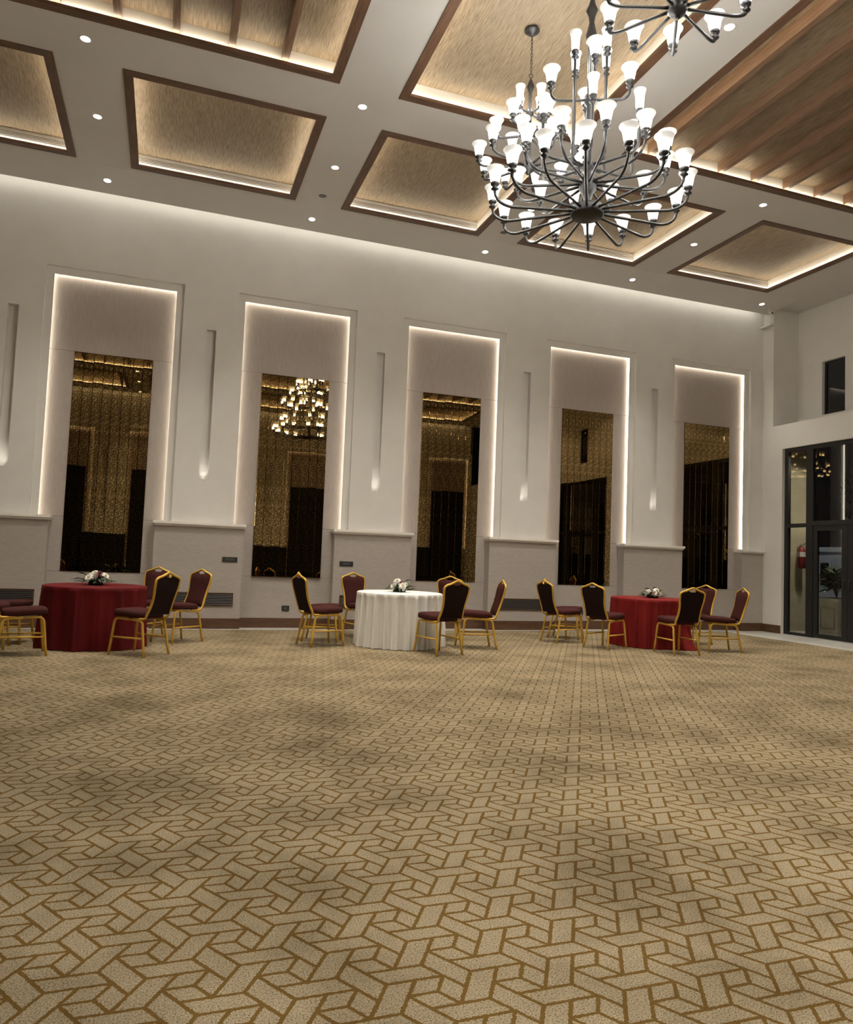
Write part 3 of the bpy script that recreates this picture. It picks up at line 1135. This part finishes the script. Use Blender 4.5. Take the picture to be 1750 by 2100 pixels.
def glazed_door(name, y1, y0, label):
    dr = tag(empty(name, (XG, 0, 0)), label, kind='structure')
    m1, m0 = y1 - .525, y0 + .525        # inner edges of the side lights
    TR0, TR1 = 2.115, 2.20
    bar(dr, y0, y1, HEAD - .075, HEAD)
    bar(dr, y1 - .09, y1, 0, HEAD - .075)
    bar(dr, y0, y0 + .09, 0, HEAD - .075)
    bar(dr, m1 - .155, m1, 0, HEAD - .075)
    bar(dr, m0, m0 + .155, 0, HEAD - .075)
    for (a, b) in ((m1, y1 - .09), (y0 + .09, m0)):
        bar(dr, a, b, 0, .055)
        bar(dr, a, b, 2.09, 2.165)
        MB().box(-.006, .006, a, b, .055, 2.09).build('pane', 'glass', dr)
        MB().box(-.006, .006, a, b, 2.165, HEAD - .075).build('pane', 'glass', dr)
    bar(dr, m0 + .155, m1 - .155, TR0, TR1)
    MB().box(-.006, .006, m0 + .155, m1 - .155, TR1, HEAD - .075).build('pane', 'glass', dr)
    mid = (m0 + m1) / 2
    for k, (a, b) in enumerate(((mid + .003, m1 - .16), (m0 + .16, mid - .003))):
        lf = empty('door_leaf', (0, 0, 0), parent=dr)
        wa, wb = (.12, .095) if k == 0 else (.095, .12)
        bar(lf, b - wb, b, .012, TR0 - .004, 'stile', .024)
        bar(lf, a, a + wa, .012, TR0 - .004, 'stile', .024)
        bar(lf, a + wa, b - wb, .012, .09, 'rail', .024)
        bar(lf, a + wa, b - wb, TR0 - .10, TR0 - .004, 'rail', .024)
        MB().box(-.006, .006, a + wa, b - wb, .09, TR0 - .10).build('pane', 'glass', lf)
        ky = a + .055 if k == 0 else b - .055
        MB().tube([(-.024, ky, .92), (-.06, ky, .94), (-.065, ky, 1.02), (-.06, ky, 1.10), (-.024, ky, 1.12)], .009, 8).build('handle', 'black', lf)
    return dr


glazed_door('door_1', DY1, DY0, 'black aluminium framed glazed doors with side light and transom at right')
glazed_door('door_2', D2Y1, D2Y0, 'second set of black glazed doors, seen in the mirrors')

for k, (a, b) in enumerate(WINS):
    w = tag(empty('window_%d' % (k + 1), (LEDX + .09, 0, 0)), 'dark square window in the upper door wall' + ['', ', second from the back', ', third from the back', ', fourth from the back', ', nearest the camera'][k], kind='structure')
    for (c, d, e, f_) in [(a, b, WZ0, WZ0 + .04), (a, b, WZ1 - .04, WZ1), (a, a + .04, WZ0 + .04, WZ1 - .04), (b - .04, b, WZ0 + .04, WZ1 - .04)]:
        MB().box(-.02, .02, c, d, e, f_).build('frame_bar', 'black', w)
    MB().box(-.004, .004, a + .04, b - .04, WZ0 + .04, WZ1 - .04).build('pane', 'glass', w)

# ------------------------------------------------------------------ outside the doors
og = MB().box(13.4, 40, -12, 40, -.10, -.02)
tag(og.build('ground', 'stone'), 'dim paved ground outside the doors', kind='structure')
ew = MB().box(X1R + .23, 12.74, 11.95, 12.12, -.02, 3.88)
tag(ew.build('wall_outside', 'ext_wall'), 'beige outer wall seen through the side light', kind='structure')

ex = tag(empty('fire_extinguisher', (12.42, 11.86, 1.30)), 'red fire extinguisher hanging on the beige wall behind the side light', 'fire extinguisher')
MB().lathe([(.002, .0), (.07, .0), (.078, .012), (.078, .36), (.066, .40), (.035, .43), (.022, .445), (.022, .46), (.002, .46)], 20).build('cylinder', 'red_paint', ex)
MB().lathe([(.0785, .24), (.0785, .34)], 20).build('instruction_label', 'label_white', ex)
MB().box(-.02, .02, -.02, .02, .46, .49).build('valve', 'chrome', ex)
MB().tube([(-.01, 0, .485), (.05, -.01, .50), (.10, -.02, .53)], .007, 6).build('lever', 'black_plastic', ex)
MB().tube([(-.02, 0, .47), (-.07, -.02, .45), (-.10, -.03, .36), (-.095, -.03, .20), (-.09, -.03, .02)], .009, 8).build('hose', 'rubber', ex)
MB().box(-.03, .03, .075, .09, .28, .44).build('bracket', 'chrome', ex)

sl = tag(empty('soffit_lamp', (12.20, 11.15, LEDZ - .25)), 'small lamp under the ledge outside the glazed doors', 'lamp')
MB().lathe([(.06, 0), (.06, -.02), (.05, -.024), (.05, -.012)], 16).build('bezel', 'black', sl)
MB().lathe([(.001, -.016), (.05, -.016)], 16).build('lens', 'downlight', sl)
add_light('soffit_beam', 'SPOT', (0, 0, -.03), 230, (1.0, .90, .72), sl, spot_size=R(130), spot_blend=.8, shadow_soft_size=.05)

PXp, PYp = 12.75, 11.30
pl = tag(empty('planter', (PXp, PYp, 0)), 'pale square stone planter standing just outside the glazed doors', 'planter')
pb = MB()
for (w0, z0, w1, z1) in [(.25, .004, .25, .05), (.225, .05, .245, .60), (.25, .60, .285, .66), (.285, .66, .285, .73)]:
    V = [(-w0, -w0, z0), (w0, -w0, z0), (w0, w0, z0), (-w0, w0, z0), (-w1, -w1, z1), (w1, -w1, z1), (w1, w1, z1), (-w1, w1, z1)]
    pb.add(V, [(0, 3, 2, 1), (4, 5, 6, 7), (0, 1, 5, 4), (1, 2, 6, 5), (2, 3, 7, 6), (3, 0, 4, 7)])
pb.build('pot', 'planter', pl)
for sx, sy in ((-1, 0), (0, -1)):
    p_ = MB()
    if sx:
        for (a, b, c, d) in [(-.17, .17, .12, .135), (-.17, .17, .525, .54), (-.17, -.155, .135, .525), (.155, .17, .135, .525)]:
            p_.box(-.252, -.232, a, b, c, d)
    else:
        for (a, b, c, d) in [(-.17, .17, .12, .135), (-.17, .17, .525, .54), (-.17, -.155, .135, .525), (.155, .17, .135, .525)]:
            p_.box(a, b, -.252, -.232, c, d)
    p_.build('panel_moulding', 'ext_wall', pl)
MB().box(-.26, .26, -.26, .26, .70, .735).build('soil', 'bark', pl)


def leaf_mesh(L, W, curl, name='leaf', mt='leaf'):
    V, F = [], []
    n = 5
    for i in range(n + 1):
        t = i / n
        w_ = W * math.sin(PI * min(1, t * .92 + .06)) ** .8 * .5
        x_, z_ = L * t, -curl * t * t * L
        V += [(x_, -w_, z_ + w_ * .25), (x_, 0, z_), (x_, w_, z_ + w_ * .25)]
    for i in range(n):
        b = i * 3
        F += [(b, b + 3, b + 4, b + 1), (b + 1, b + 4, b + 5, b + 2)]
    return MB().add(V, F, True).mesh(name, mt)


pt = tag(empty('potted_shrub', (PXp, PYp, .735)), 'leafy green shrub growing in the stone planter', 'plant')
LM = [leaf_mesh(.30, .075, .5), leaf_mesh(.24, .07, .3), leaf_mesh(.36, .06, .7)]
rr = random.Random(5)
stm = MB()
for k in range(20):
    an, ti, hgt = rr.uniform(0, 2 * PI), rr.uniform(.05, .30), rr.uniform(.25, .62)
    top = (math.cos(an) * ti, math.sin(an) * ti, hgt)
    stm.tube([(0, 0, 0), (top[0] * .4, top[1] * .4, hgt * .55), top], .006, 5)
    for j in range(8):
        t = rr.uniform(.45, 1)
        o = inst('leaf', rr.choice(LM), pt, (top[0] * t, top[1] * t, top[2] * t), (rr.uniform(-.4, .4), rr.uniform(-1.2, -.1), rr.uniform(0, 2 * PI)))
stm.build('stems', 'bark', pt)

ob = tag(empty('outbuilding', (20.0, 18.6, 0)), 'white low building with dark paned windows far behind the planter', 'building')
MB().box(.3, 5, -4, 4, -.02, 1.9).build('wall', 'ext_white', ob)
MB().box(.0, 5.2, -4.2, 4.2, 1.9, 2.05).build('eave', 'ext_white', ob)
wmo = MB().box(.26, .30, -.42, .42, .75, 1.62).mesh('window_frame', 'ext_white')
wmp = MB().box(.245, .262, -.35, -.03, .82, 1.55).mesh('pane', 'dark_pane')
for k in range(5):
    wf = inst('window_frame', wmo, ob, (0, -2.6 + 1.3 * k, 0))
    inst('pane', wmp, wf)
    inst('pane', wmp, wf, (0, .38, 0))
yl = tag(empty('added_yard_lamp', (17.0, 17.9, 3.0)), 'small added lamp, out of sight, lighting the yard outside the doors', 'lamp')  # added light for the outbuilding, placed where the panes don't show it
MB().lathe([(.02, -3.02), (.02, 0), (.05, .02)], 8).build('added_post', 'black', yl)
MB().lathe([(.002, .02), (.10, .02), (.12, .10), (.06, .16), (.002, .18)], 16).build('added_lantern', 'slot_lamp', yl)
add_light('added_yard_glow', 'POINT', (0, 0, -.25), 45, (.95, .97, 1.0), yl, shadow_soft_size=.12)
for k, (tx, ty, th) in enumerate(((24, 13.0, 6.0), (29, 22.5, 7.0), (20.0, 9.0, 5.0))):
    tr = tag(empty('tree', (tx, ty, -.02)), ['dark leafy tree in the night beyond the doors, nearest the planter', 'tall dark tree behind the white building', 'dark tree outside, towards the right edge'][k], 'tree', 'trees outside')
    MB().tube([(0, 0, 0), (.1, .05, th * .35), (0, .1, th * .75)], [.16, .12, .05], 8).build('trunk', 'bark', tr)
    cm = MB()
    rr = random.Random(40 + k)
    for j in range(900):
        d = Vector((rr.gauss(0, 1), rr.gauss(0, 1), rr.gauss(0, 1))).normalized() * rr.uniform(.5, 1) ** .5
        p_ = Vector((d.x * th * .33, d.y * th * .33, th * .66 + d.z * th * .32))
        u_ = Vector((rr.gauss(0, 1), rr.gauss(0, 1), rr.gauss(0, 1))).normalized() * .13
        w_ = u_.orthogonal().normalized() * .06
        cm.add([p_ - u_, p_ + w_, p_ + u_, p_ - w_], [(0, 1, 2, 3)])
    tag(cm.build('foliage', 'leaf', tr), kind='stuff')

# ------------------------------------------------------------------ tables, cloths, flowers
def cloth_mesh(name, mt, seed, rad, folds, amp, flare, spread=None):
    rr = random.Random(seed)
    NA, NZ = 360, 16
    comp = [(folds, 1.0, rr.uniform(0, 6)), (int(folds * .55), .45, rr.uniform(0, 6)), (int(folds * 1.7), .30, rr.uniform(0, 6)), (5, .30, rr.uniform(0, 6))]
    H = .735
    V, F = [(0, 0, H)], []
    rings = []

    def fold(t, dz):
        s = sum(a * (1.25 - 2.3 * abs(math.sin(.5 * (int(k) * t + p + .5 * math.sin(3 * t + p) + .5 * dz * math.sin(2 * t + p)))) ** .75) for k, a, p in comp)
        return s / 1.7

    prof = [(.35, 0), (.7, 0), (.955, 0)]
    for r_, _ in prof:
        rings.append([(rad * r_ * math.cos(2 * PI * i / NA), rad * r_ * math.sin(2 * PI * i / NA), H) for i in range(NA)])
    rings.append([(rad * .99 * math.cos(2 * PI * i / NA), rad * .99 * math.sin(2 * PI * i / NA), H - .004) for i in range(NA)])
    for j in range(NZ + 1):
        dz = j / NZ
        ring = []
        for i in range(NA):
            t = 2 * PI * i / NA
            g = fold(t, dz)
            rr_ = rad + .006 + flare * dz ** 1.3 + amp * (dz ** .45) * (g - .15) * (1 if g > 0 else .8)
            if spread:
                da = (t - spread[0] + PI) % (2 * PI) - PI
                rr_ += spread[1] * math.exp(-(da / spread[2]) ** 2) * max(0, dz - .55) ** 1.6 / .28
            z_ = (H - .018) * (1 - dz) + .006
            ring.append((rr_ * math.cos(t), rr_ * math.sin(t), z_))
        rings.append(ring)
    for rg in rings:
        V += rg
    for i in range(NA):
        F.append((0, 1 + i, 1 + (i + 1) % NA))
    for j in range(len(rings) - 1):
        for i in range(NA):
            a, b = 1 + j * NA + i, 1 + j * NA + (i + 1) % NA
            F.append((a, a + NA, b + NA, b))
    return MB().add(V, F, True).mesh(name, mt)


TAB = [(-.765, 9.98, 'velvet', 'left'), (3.13, 9.89, 'cloth', 'white'), (7.20, 9.80, 'velvet_bright', 'right')]
TL = ['round table under the dark red velvet cloth at left', 'round table under the white cloth in the middle', 'round table under the red cloth at right']
CL = ['dark red velvet tablecloth draped to the floor on the left table', 'white tablecloth hanging in many folds on the middle table', 'bright red tablecloth with one corner trailing on the floor, on the right table']
for k, (tx, ty, mt, nm) in enumerate(TAB):
    t = tag(empty('round_table', (tx, ty, 0)), TL[k], 'table', 'round banquet tables')
    MB().lathe([(.002, .705), (.565, .705), (.57, .715), (.565, .728), (.002, .728)], 40).build('tabletop', 'walnut', t)
    lm = MB().tube([(0, 0, .002), (0, 0, .705)], .016, 8).mesh('leg', 'black')
    for q in range(4):
        inst('leg', lm, t, (.38 * math.cos(q * PI / 2 + .7), .38 * math.sin(q * PI / 2 + .7), 0))
    c = [cloth_mesh('tablecloth', mt, 11, .59, 15, .055, .045, (R(-40), .06, .35)), cloth_mesh('tablecloth', mt, 12, .59, 27, .075, .03), cloth_mesh('tablecloth', mt, 13, .585, 23, .05, .03, (R(-66), .16, .28))][k]
    tag(inst('tablecloth', c, None, (tx, ty, 0)), CL[k], 'tablecloth', 'tablecloths')


def bloom(mt, r, rings, seed, name):
    rr = random.Random(seed)
    m_ = MB()
    for q, (n, tilt, L) in enumerate(rings):
        for k in range(n):
            a = 2 * PI * (k + .5 * (q % 2)) / n + rr.uniform(-.08, .08)
            ca, sa = math.cos(a), math.sin(a)
            L_ = L * r * rr.uniform(.88, 1.08)
            w_ = r * .17
            pts = []
            for t, ww in ((.08, .35), (.55, 1.0), (.9, .8), (1.0, .25)):
                rad_ = L_ * t * math.cos(tilt)
                z_ = L_ * t * math.sin(tilt) - .12 * r * t * t
                for s_ in (-1, 1):
                    pts.append((ca * rad_ - sa * w_ * ww * s_, sa * rad_ + ca * w_ * ww * s_, z_))
            m_.add(pts, [(0, 2, 3, 1), (2, 4, 5, 3), (4, 6, 7, 5)])
    return m_.mesh(name, mt)


WB = bloom('petal_white', .058, [(13, .05, 1.0), (12, .35, .9), (9, .75, .72), (6, 1.15, .5)], 1, 'white_bloom')
WB2 = bloom('petal_white', .046, [(11, .15, 1.0), (9, .5, .85), (6, 1.0, .6)], 2, 'white_bloom')
RB = bloom('petal_red', .044, [(10, .2, 1.0), (9, .6, .9), (7, 1.1, .75)], 3, 'red_bloom')
HEART = MB().lathe([(.014, 0), (.012, .008), (.006, .012), (.001, .013)], 10).mesh('flower_heart', 'pollen')
FL_LEAF = [leaf_mesh(.10, .035, .4), leaf_mesh(.13, .028, .6), leaf_mesh(.07, .03, .2)]
ARR = [
    [('w', -.085, -.06, .095, 1.0), ('w', .10, -.04, .115, .95), ('w2', -.02, .0, .155, 1.0), ('w2', -.055, -.01, .135, .9), ('w2', .125, -.05, .075, .8), ('r', .035, -.02, .145, 1.0), ('r', .025, -.06, .11, .9), ('r', .075, .02, .135, .8)],
    [('w', -.085, -.06, .085, .95), ('w', -.035, -.02, .155, .95), ('w', .045, -.10, .085, 1.0), ('w2', .09, -.06, .11, .8), ('r', .03, -.05, .125, .9), ('r', -.095, -.02, .10, .8), ('w2', .055, -.12, .038, .5), ('w2', -.09, -.11, .036, .45)],
    [('w', -.07, -.06, .085, 1.05), ('w', .03, -.10, .075, 1.0), ('w', .06, -.03, .115, 1.0), ('w2', .125, -.05, .065, .95), ('w2', -.12, -.02, .055, .9), ('r', .03, .03, .145, 1.0), ('r', -.085, .02, .105, .85), ('r', .11, .03, .10, .8)],
]
FLAB = ['flower arrangement with trailing leaf sprigs on the left red table', 'tall flower arrangement of white and burgundy blooms on the white table', 'low flower arrangement with a burgundy bloom on top, on the right red table']
for k, (tx, ty, _, nm) in enumerate(TAB):
    fx = aim = None
    # the posy stands on the cloth, its showing face turned to the hall
    hdg = math.atan2(ty, tx) - PI / 2
    g = tag(empty('flower_arrangement', (tx + [-.0, -.01, .05][k], ty, .7355), hdg), FLAB[k], 'flowers', 'table flowers')
    MB().lathe([(.002, .001), (.085, .001), (.09, .03), (.06, .07), (.002, .09)], 16).build('base', 'foam', g)
    rr = random.Random(60 + k)
    for (t_, x_, y_, z_, s_) in ARR[k]:
        me = {'w': WB, 'w2': WB2, 'r': RB}[t_]
        d = Vector((x_, y_ - .05, z_ * .9)).normalized()
        o = inst('bloom', me, g, (x_, y_, z_))
        o.rotation_euler = d.to_track_quat('Z', 'Y').to_euler()
        o.scale = (s_, s_, s_)
        if t_ != 'r':
            inst('flower_heart', HEART, o, (0, 0, .012))
    for j in range(64):
        a = rr.uniform(0, 2 * PI)
        rad_, z_ = rr.uniform(.02, .09), rr.uniform(.035, .10)
        inst('leaf', rr.choice(FL_LEAF), g, (math.cos(a) * rad_, math.sin(a) * rad_ * .9, z_), (rr.uniform(-.5, .5), rr.uniform(-.7, .0) if z_ > .06 else rr.uniform(-.5, -.3), a + rr.uniform(-.5, .5)))
    sprigs = [[(-.19, -.03, .075), (-.23, -.02, .05), (-.14, .0, .13), (.17, -.03, .04)], [(.10, -.02, .17), (.15, -.08, .08), (.17, -.07, .035)], [(-.17, -.05, .03), (.17, -.05, .03), (-.05, .02, .14)]][k]
    for (x_, y_, z_) in sprigs:
        MB().tube([(x_ * .2, y_ * .5, z_ * .5), (x_ * .6, y_, z_ * .85), (x_, y_, z_)], .0025, 5).build('twig', 'leaf', g)
        for q in range(4):
            t = .55 + .15 * q
            inst('leaf', FL_LEAF[2], g, (x_ * t, y_, z_ * (.6 + .4 * t)), (rr.uniform(-.6, .6), rr.uniform(-.6, -.1), (0 if x_ > 0 else PI) + rr.uniform(-.9, .9)), )

# ------------------------------------------------------------------ banquet chairs
def back_x(z):
    t = (z - .44) / .5
    return -.235 - .135 * t - .02 * math.sin(PI * t)


def back_w(z):
    t = max(0, min(1, (z - .46) / .40))
    return .186 - .016 * math.sin(PI * min(1, t * 1.25)) + .012 * t ** 2


def crown(y):
    a = abs(y)
    return .945 - .42 * max(0, a - .012) if a < .115 else .9017 - (.9017 - .865) * ((a - .115) / .083) ** 2


def chair_proto():
    P = []
    # side frames, each leg with half of the rail it runs into
    for s in (-1, 1):
        yb, yt = s * .205, s * .180
        zr = .415
        fr = [(.245, yb, .0), (.232, yb - s * .008, .10), (.222, yb - s * .014, .20), (.207, yt + s * .004, .34)]
        for t in range(1, 6):
            a = PI / 2 * t / 5
            fr.append((.205 - .055 * (1 - math.cos(a)), yt, .358 + .060 * math.sin(a)))
        fr += [(.10, yt, .417), (.0, yt, .412)]
        P.append(('leg', MB().tube(fr, .0148, 8).mesh('leg', 'gold')))
        re = [(-.255, yb, .0), (-.235, yb - s * .008, .10), (-.22, yb - s * .014, .20), (-.196, yt + s * .004, .33)]
        for t in range(1, 6):
            a = PI / 2 * t / 5
            re.append((-.194 + .05 * (1 - math.cos(a)), yt, .345 + .057 * math.sin(a)))
        re += [(-.09, yt, .407), (.0, yt, .412)]
        P.append(('leg', MB().tube(re, .0148, 8).mesh('leg', 'gold')))
        P.append(('stretcher', MB().tube([(.222, yb - s * .014, .205), (-.219, yb - s * .014, .205)], .0115, 8).mesh('stretcher', 'gold')))
    P.append(('cross_rail', MB().tube([(.17, -.18, .418), (.17, .18, .418)], .010, 8).mesh('cross_rail', 'gold')))
    # seat cushion: rounded slab
    V, F = [], []
    NA = 32
    lay = [(.90, .424), (.985, .430), (1.0, .445), (1.0, .470), (.975, .488), (.90, .499), (.60, .507), (.25, .509)]
    for sc_, z in lay:
        for i in range(NA):
            t = 2 * PI * i / NA
            cx_, sx_ = math.cos(t), math.sin(t)
            ex_ = .42
            x_ = .225 * math.copysign(abs(cx_) ** ex_, cx_)
            y_ = (.206 + .012 * cx_) * math.copysign(abs(sx_) ** ex_, sx_)
            V.append((.018 + x_ * sc_, y_ * sc_, z + .02 * (x_ * sc_ + .2) / .4))
    for j in range(len(lay) - 1):
        for i in range(NA):
            k = (i + 1) % NA
            F.append((j * NA + i, j * NA + k, (j + 1) * NA + k, (j + 1) * NA + i))
    F.append(tuple(range(NA))[::-1])
    F.append(tuple((len(lay) - 1) * NA + i for i in range(NA)))
    P.append(('seat', MB().add(V, F, True).mesh('seat', 'maroon')))
    # back frame: one bent tube
    half = [(-.06, .180, .424), (-.15, .180, .420), (-.195, .178, .420), (-.228, .176, .432), (back_x(.47) + .004, back_w(.47), .468)]
    z = .52
    while z < .855:
        half.append((back_x(z), back_w(z), z))
        z += .05
    for y_ in (.197, .188, .170, .145, .118, .08, .045, .018, .0):
        zz = crown(y_) if y_ < .195 else .860
        half.append((back_x(zz), y_, zz))
    full = half + [(p[0], -p[1], p[2]) for p in half[::-1][1:]]
    P.append(('back_frame', MB().tube(full, .0148, 8).mesh('back_frame', 'gold')))
    # upholstery with the hand-hole under the crown

    def topz(y_):
        return crown(y_) - .012 - (.046 * math.sqrt(max(0, 1 - (y_ / .058) ** 2)) if abs(y_) < .058 else 0)

    def panel(off, bulge, mt, nm):
        NU, NV = 28, 16
        V, F = [], []
        for j in range(NV + 1):
            v_ = j / NV
            for i in range(NU + 1):
                u_ = -1 + 2 * i / NU
                yt_ = u_ * .188
                zt_ = topz(yt_)
                z_ = .462 + (zt_ - .462) * v_
                y_ = u_ * (back_w(min(z_, .86)) - .006) if v_ < .8 else u_ * (back_w(min(z_, .86)) - .006) * (1 - (v_ - .8) / .2 * .0)
                ed = (1 - abs(u_) ** 5) * (1 - abs(2 * v_ - 1) ** 7)
                V.append((back_x(z_) + off + bulge * ed, y_, z_))
        W_ = NU + 1
        for j in range(NV):
            for i in range(NU):
                q = (j * W_ + i, j * W_ + i + 1, (j + 1) * W_ + i + 1, (j + 1) * W_ + i)
                F.append(q if bulge > 0 else q[::-1])
        b = MB().add(V, F, True)
        # rim so the pad has thickness
        loop = [i for i in range(W_)] + [j * W_ + NU for j in range(1, NV + 1)] + [NV * W_ + i for i in range(NU - 1, -1, -1)] + [j * W_ for j in range(NV - 1, 0, -1)]
        n0 = len(b.v)
        for i in loop:
            p = b.v[i]
            b.v.append((p[0] - off, p[1], p[2]))
        for i in range(len(loop)):
            k = (i + 1) % len(loop)
            b.f.append((loop[i], n0 + i, n0 + k, loop[k])); b.s.append(False)
        return b.mesh(nm, mt)

    P.append(('backrest', panel(.006, .034, 'maroon', 'backrest')))
    P.append(('back_panel', panel(-.006, -.004, 'maroon_dark', 'back_panel')))
    return P


PROTO = chair_proto()
CH = [  # x, y, heading, label
    (-.21, 9.12, 140, 'gold-framed maroon banquet chair at the front right of the left red table, back to camera'),
    (-.26, 10.78, 236, 'gold-framed maroon banquet chair behind the left red table, only its back showing'),
    (.22, 10.33, 219, 'gold-framed maroon banquet chair standing apart right of the left red table'),
    (-1.43, 9.20, 12, 'maroon banquet chair nearest the camera at the left picture edge, its back cut off'),
    (-1.76, 10.28, -12, 'maroon banquet chair furthest back at the left picture edge, seat end showing'),
    (-1.90, 9.74, 2, 'maroon banquet chair between the two others at the left picture edge, mostly cut off'),
    (2.05, 9.93, 17, 'gold-framed maroon banquet chair left of the white table, nearer of the pair'),
    (2.17, 10.44, -20, 'gold-framed maroon banquet chair left of the white table, further of the pair'),
    (2.86, 10.83, -76, 'gold-framed maroon banquet chair behind the white table on its left, facing the camera'),
    (3.41, 9.05, 106, 'gold-framed maroon banquet chair in front of the white table, back to camera'),
    (4.16, 9.57, 170, 'gold-framed maroon banquet chair right of the white table, seen in profile'),
    (4.06, 10.50, 240, 'gold-framed maroon banquet chair hidden behind the chair in front of the white table'),
    (5.92, 10.25, 8, 'leftmost gold-framed maroon banquet chair at the right red table, back to camera'),
    (6.30, 10.78, -42, 'gold-framed maroon banquet chair behind the leftmost one at the right red table, facing right'),
    (6.21, 9.49, 24, 'gold-framed maroon banquet chair at front left of the right red table, back to camera'),
    (6.98, 8.86, 86, 'gold-framed maroon banquet chair directly in front of the right red table, nearest the camera'),
    (8.12, 9.94, 195, 'gold-framed maroon banquet chair behind the one nearest the camera at the right red table'),
    (7.90, 9.06, 163, 'rightmost gold-framed maroon banquet chair, in side view by the right red table'),
]
for (x, y, a, lab) in CH:
    c = tag(empty('banquet_chair', (x, y, .0), R(a)), lab, 'chair', 'maroon banquet chairs')
    for nm, me in PROTO:
        inst(nm, me, c)
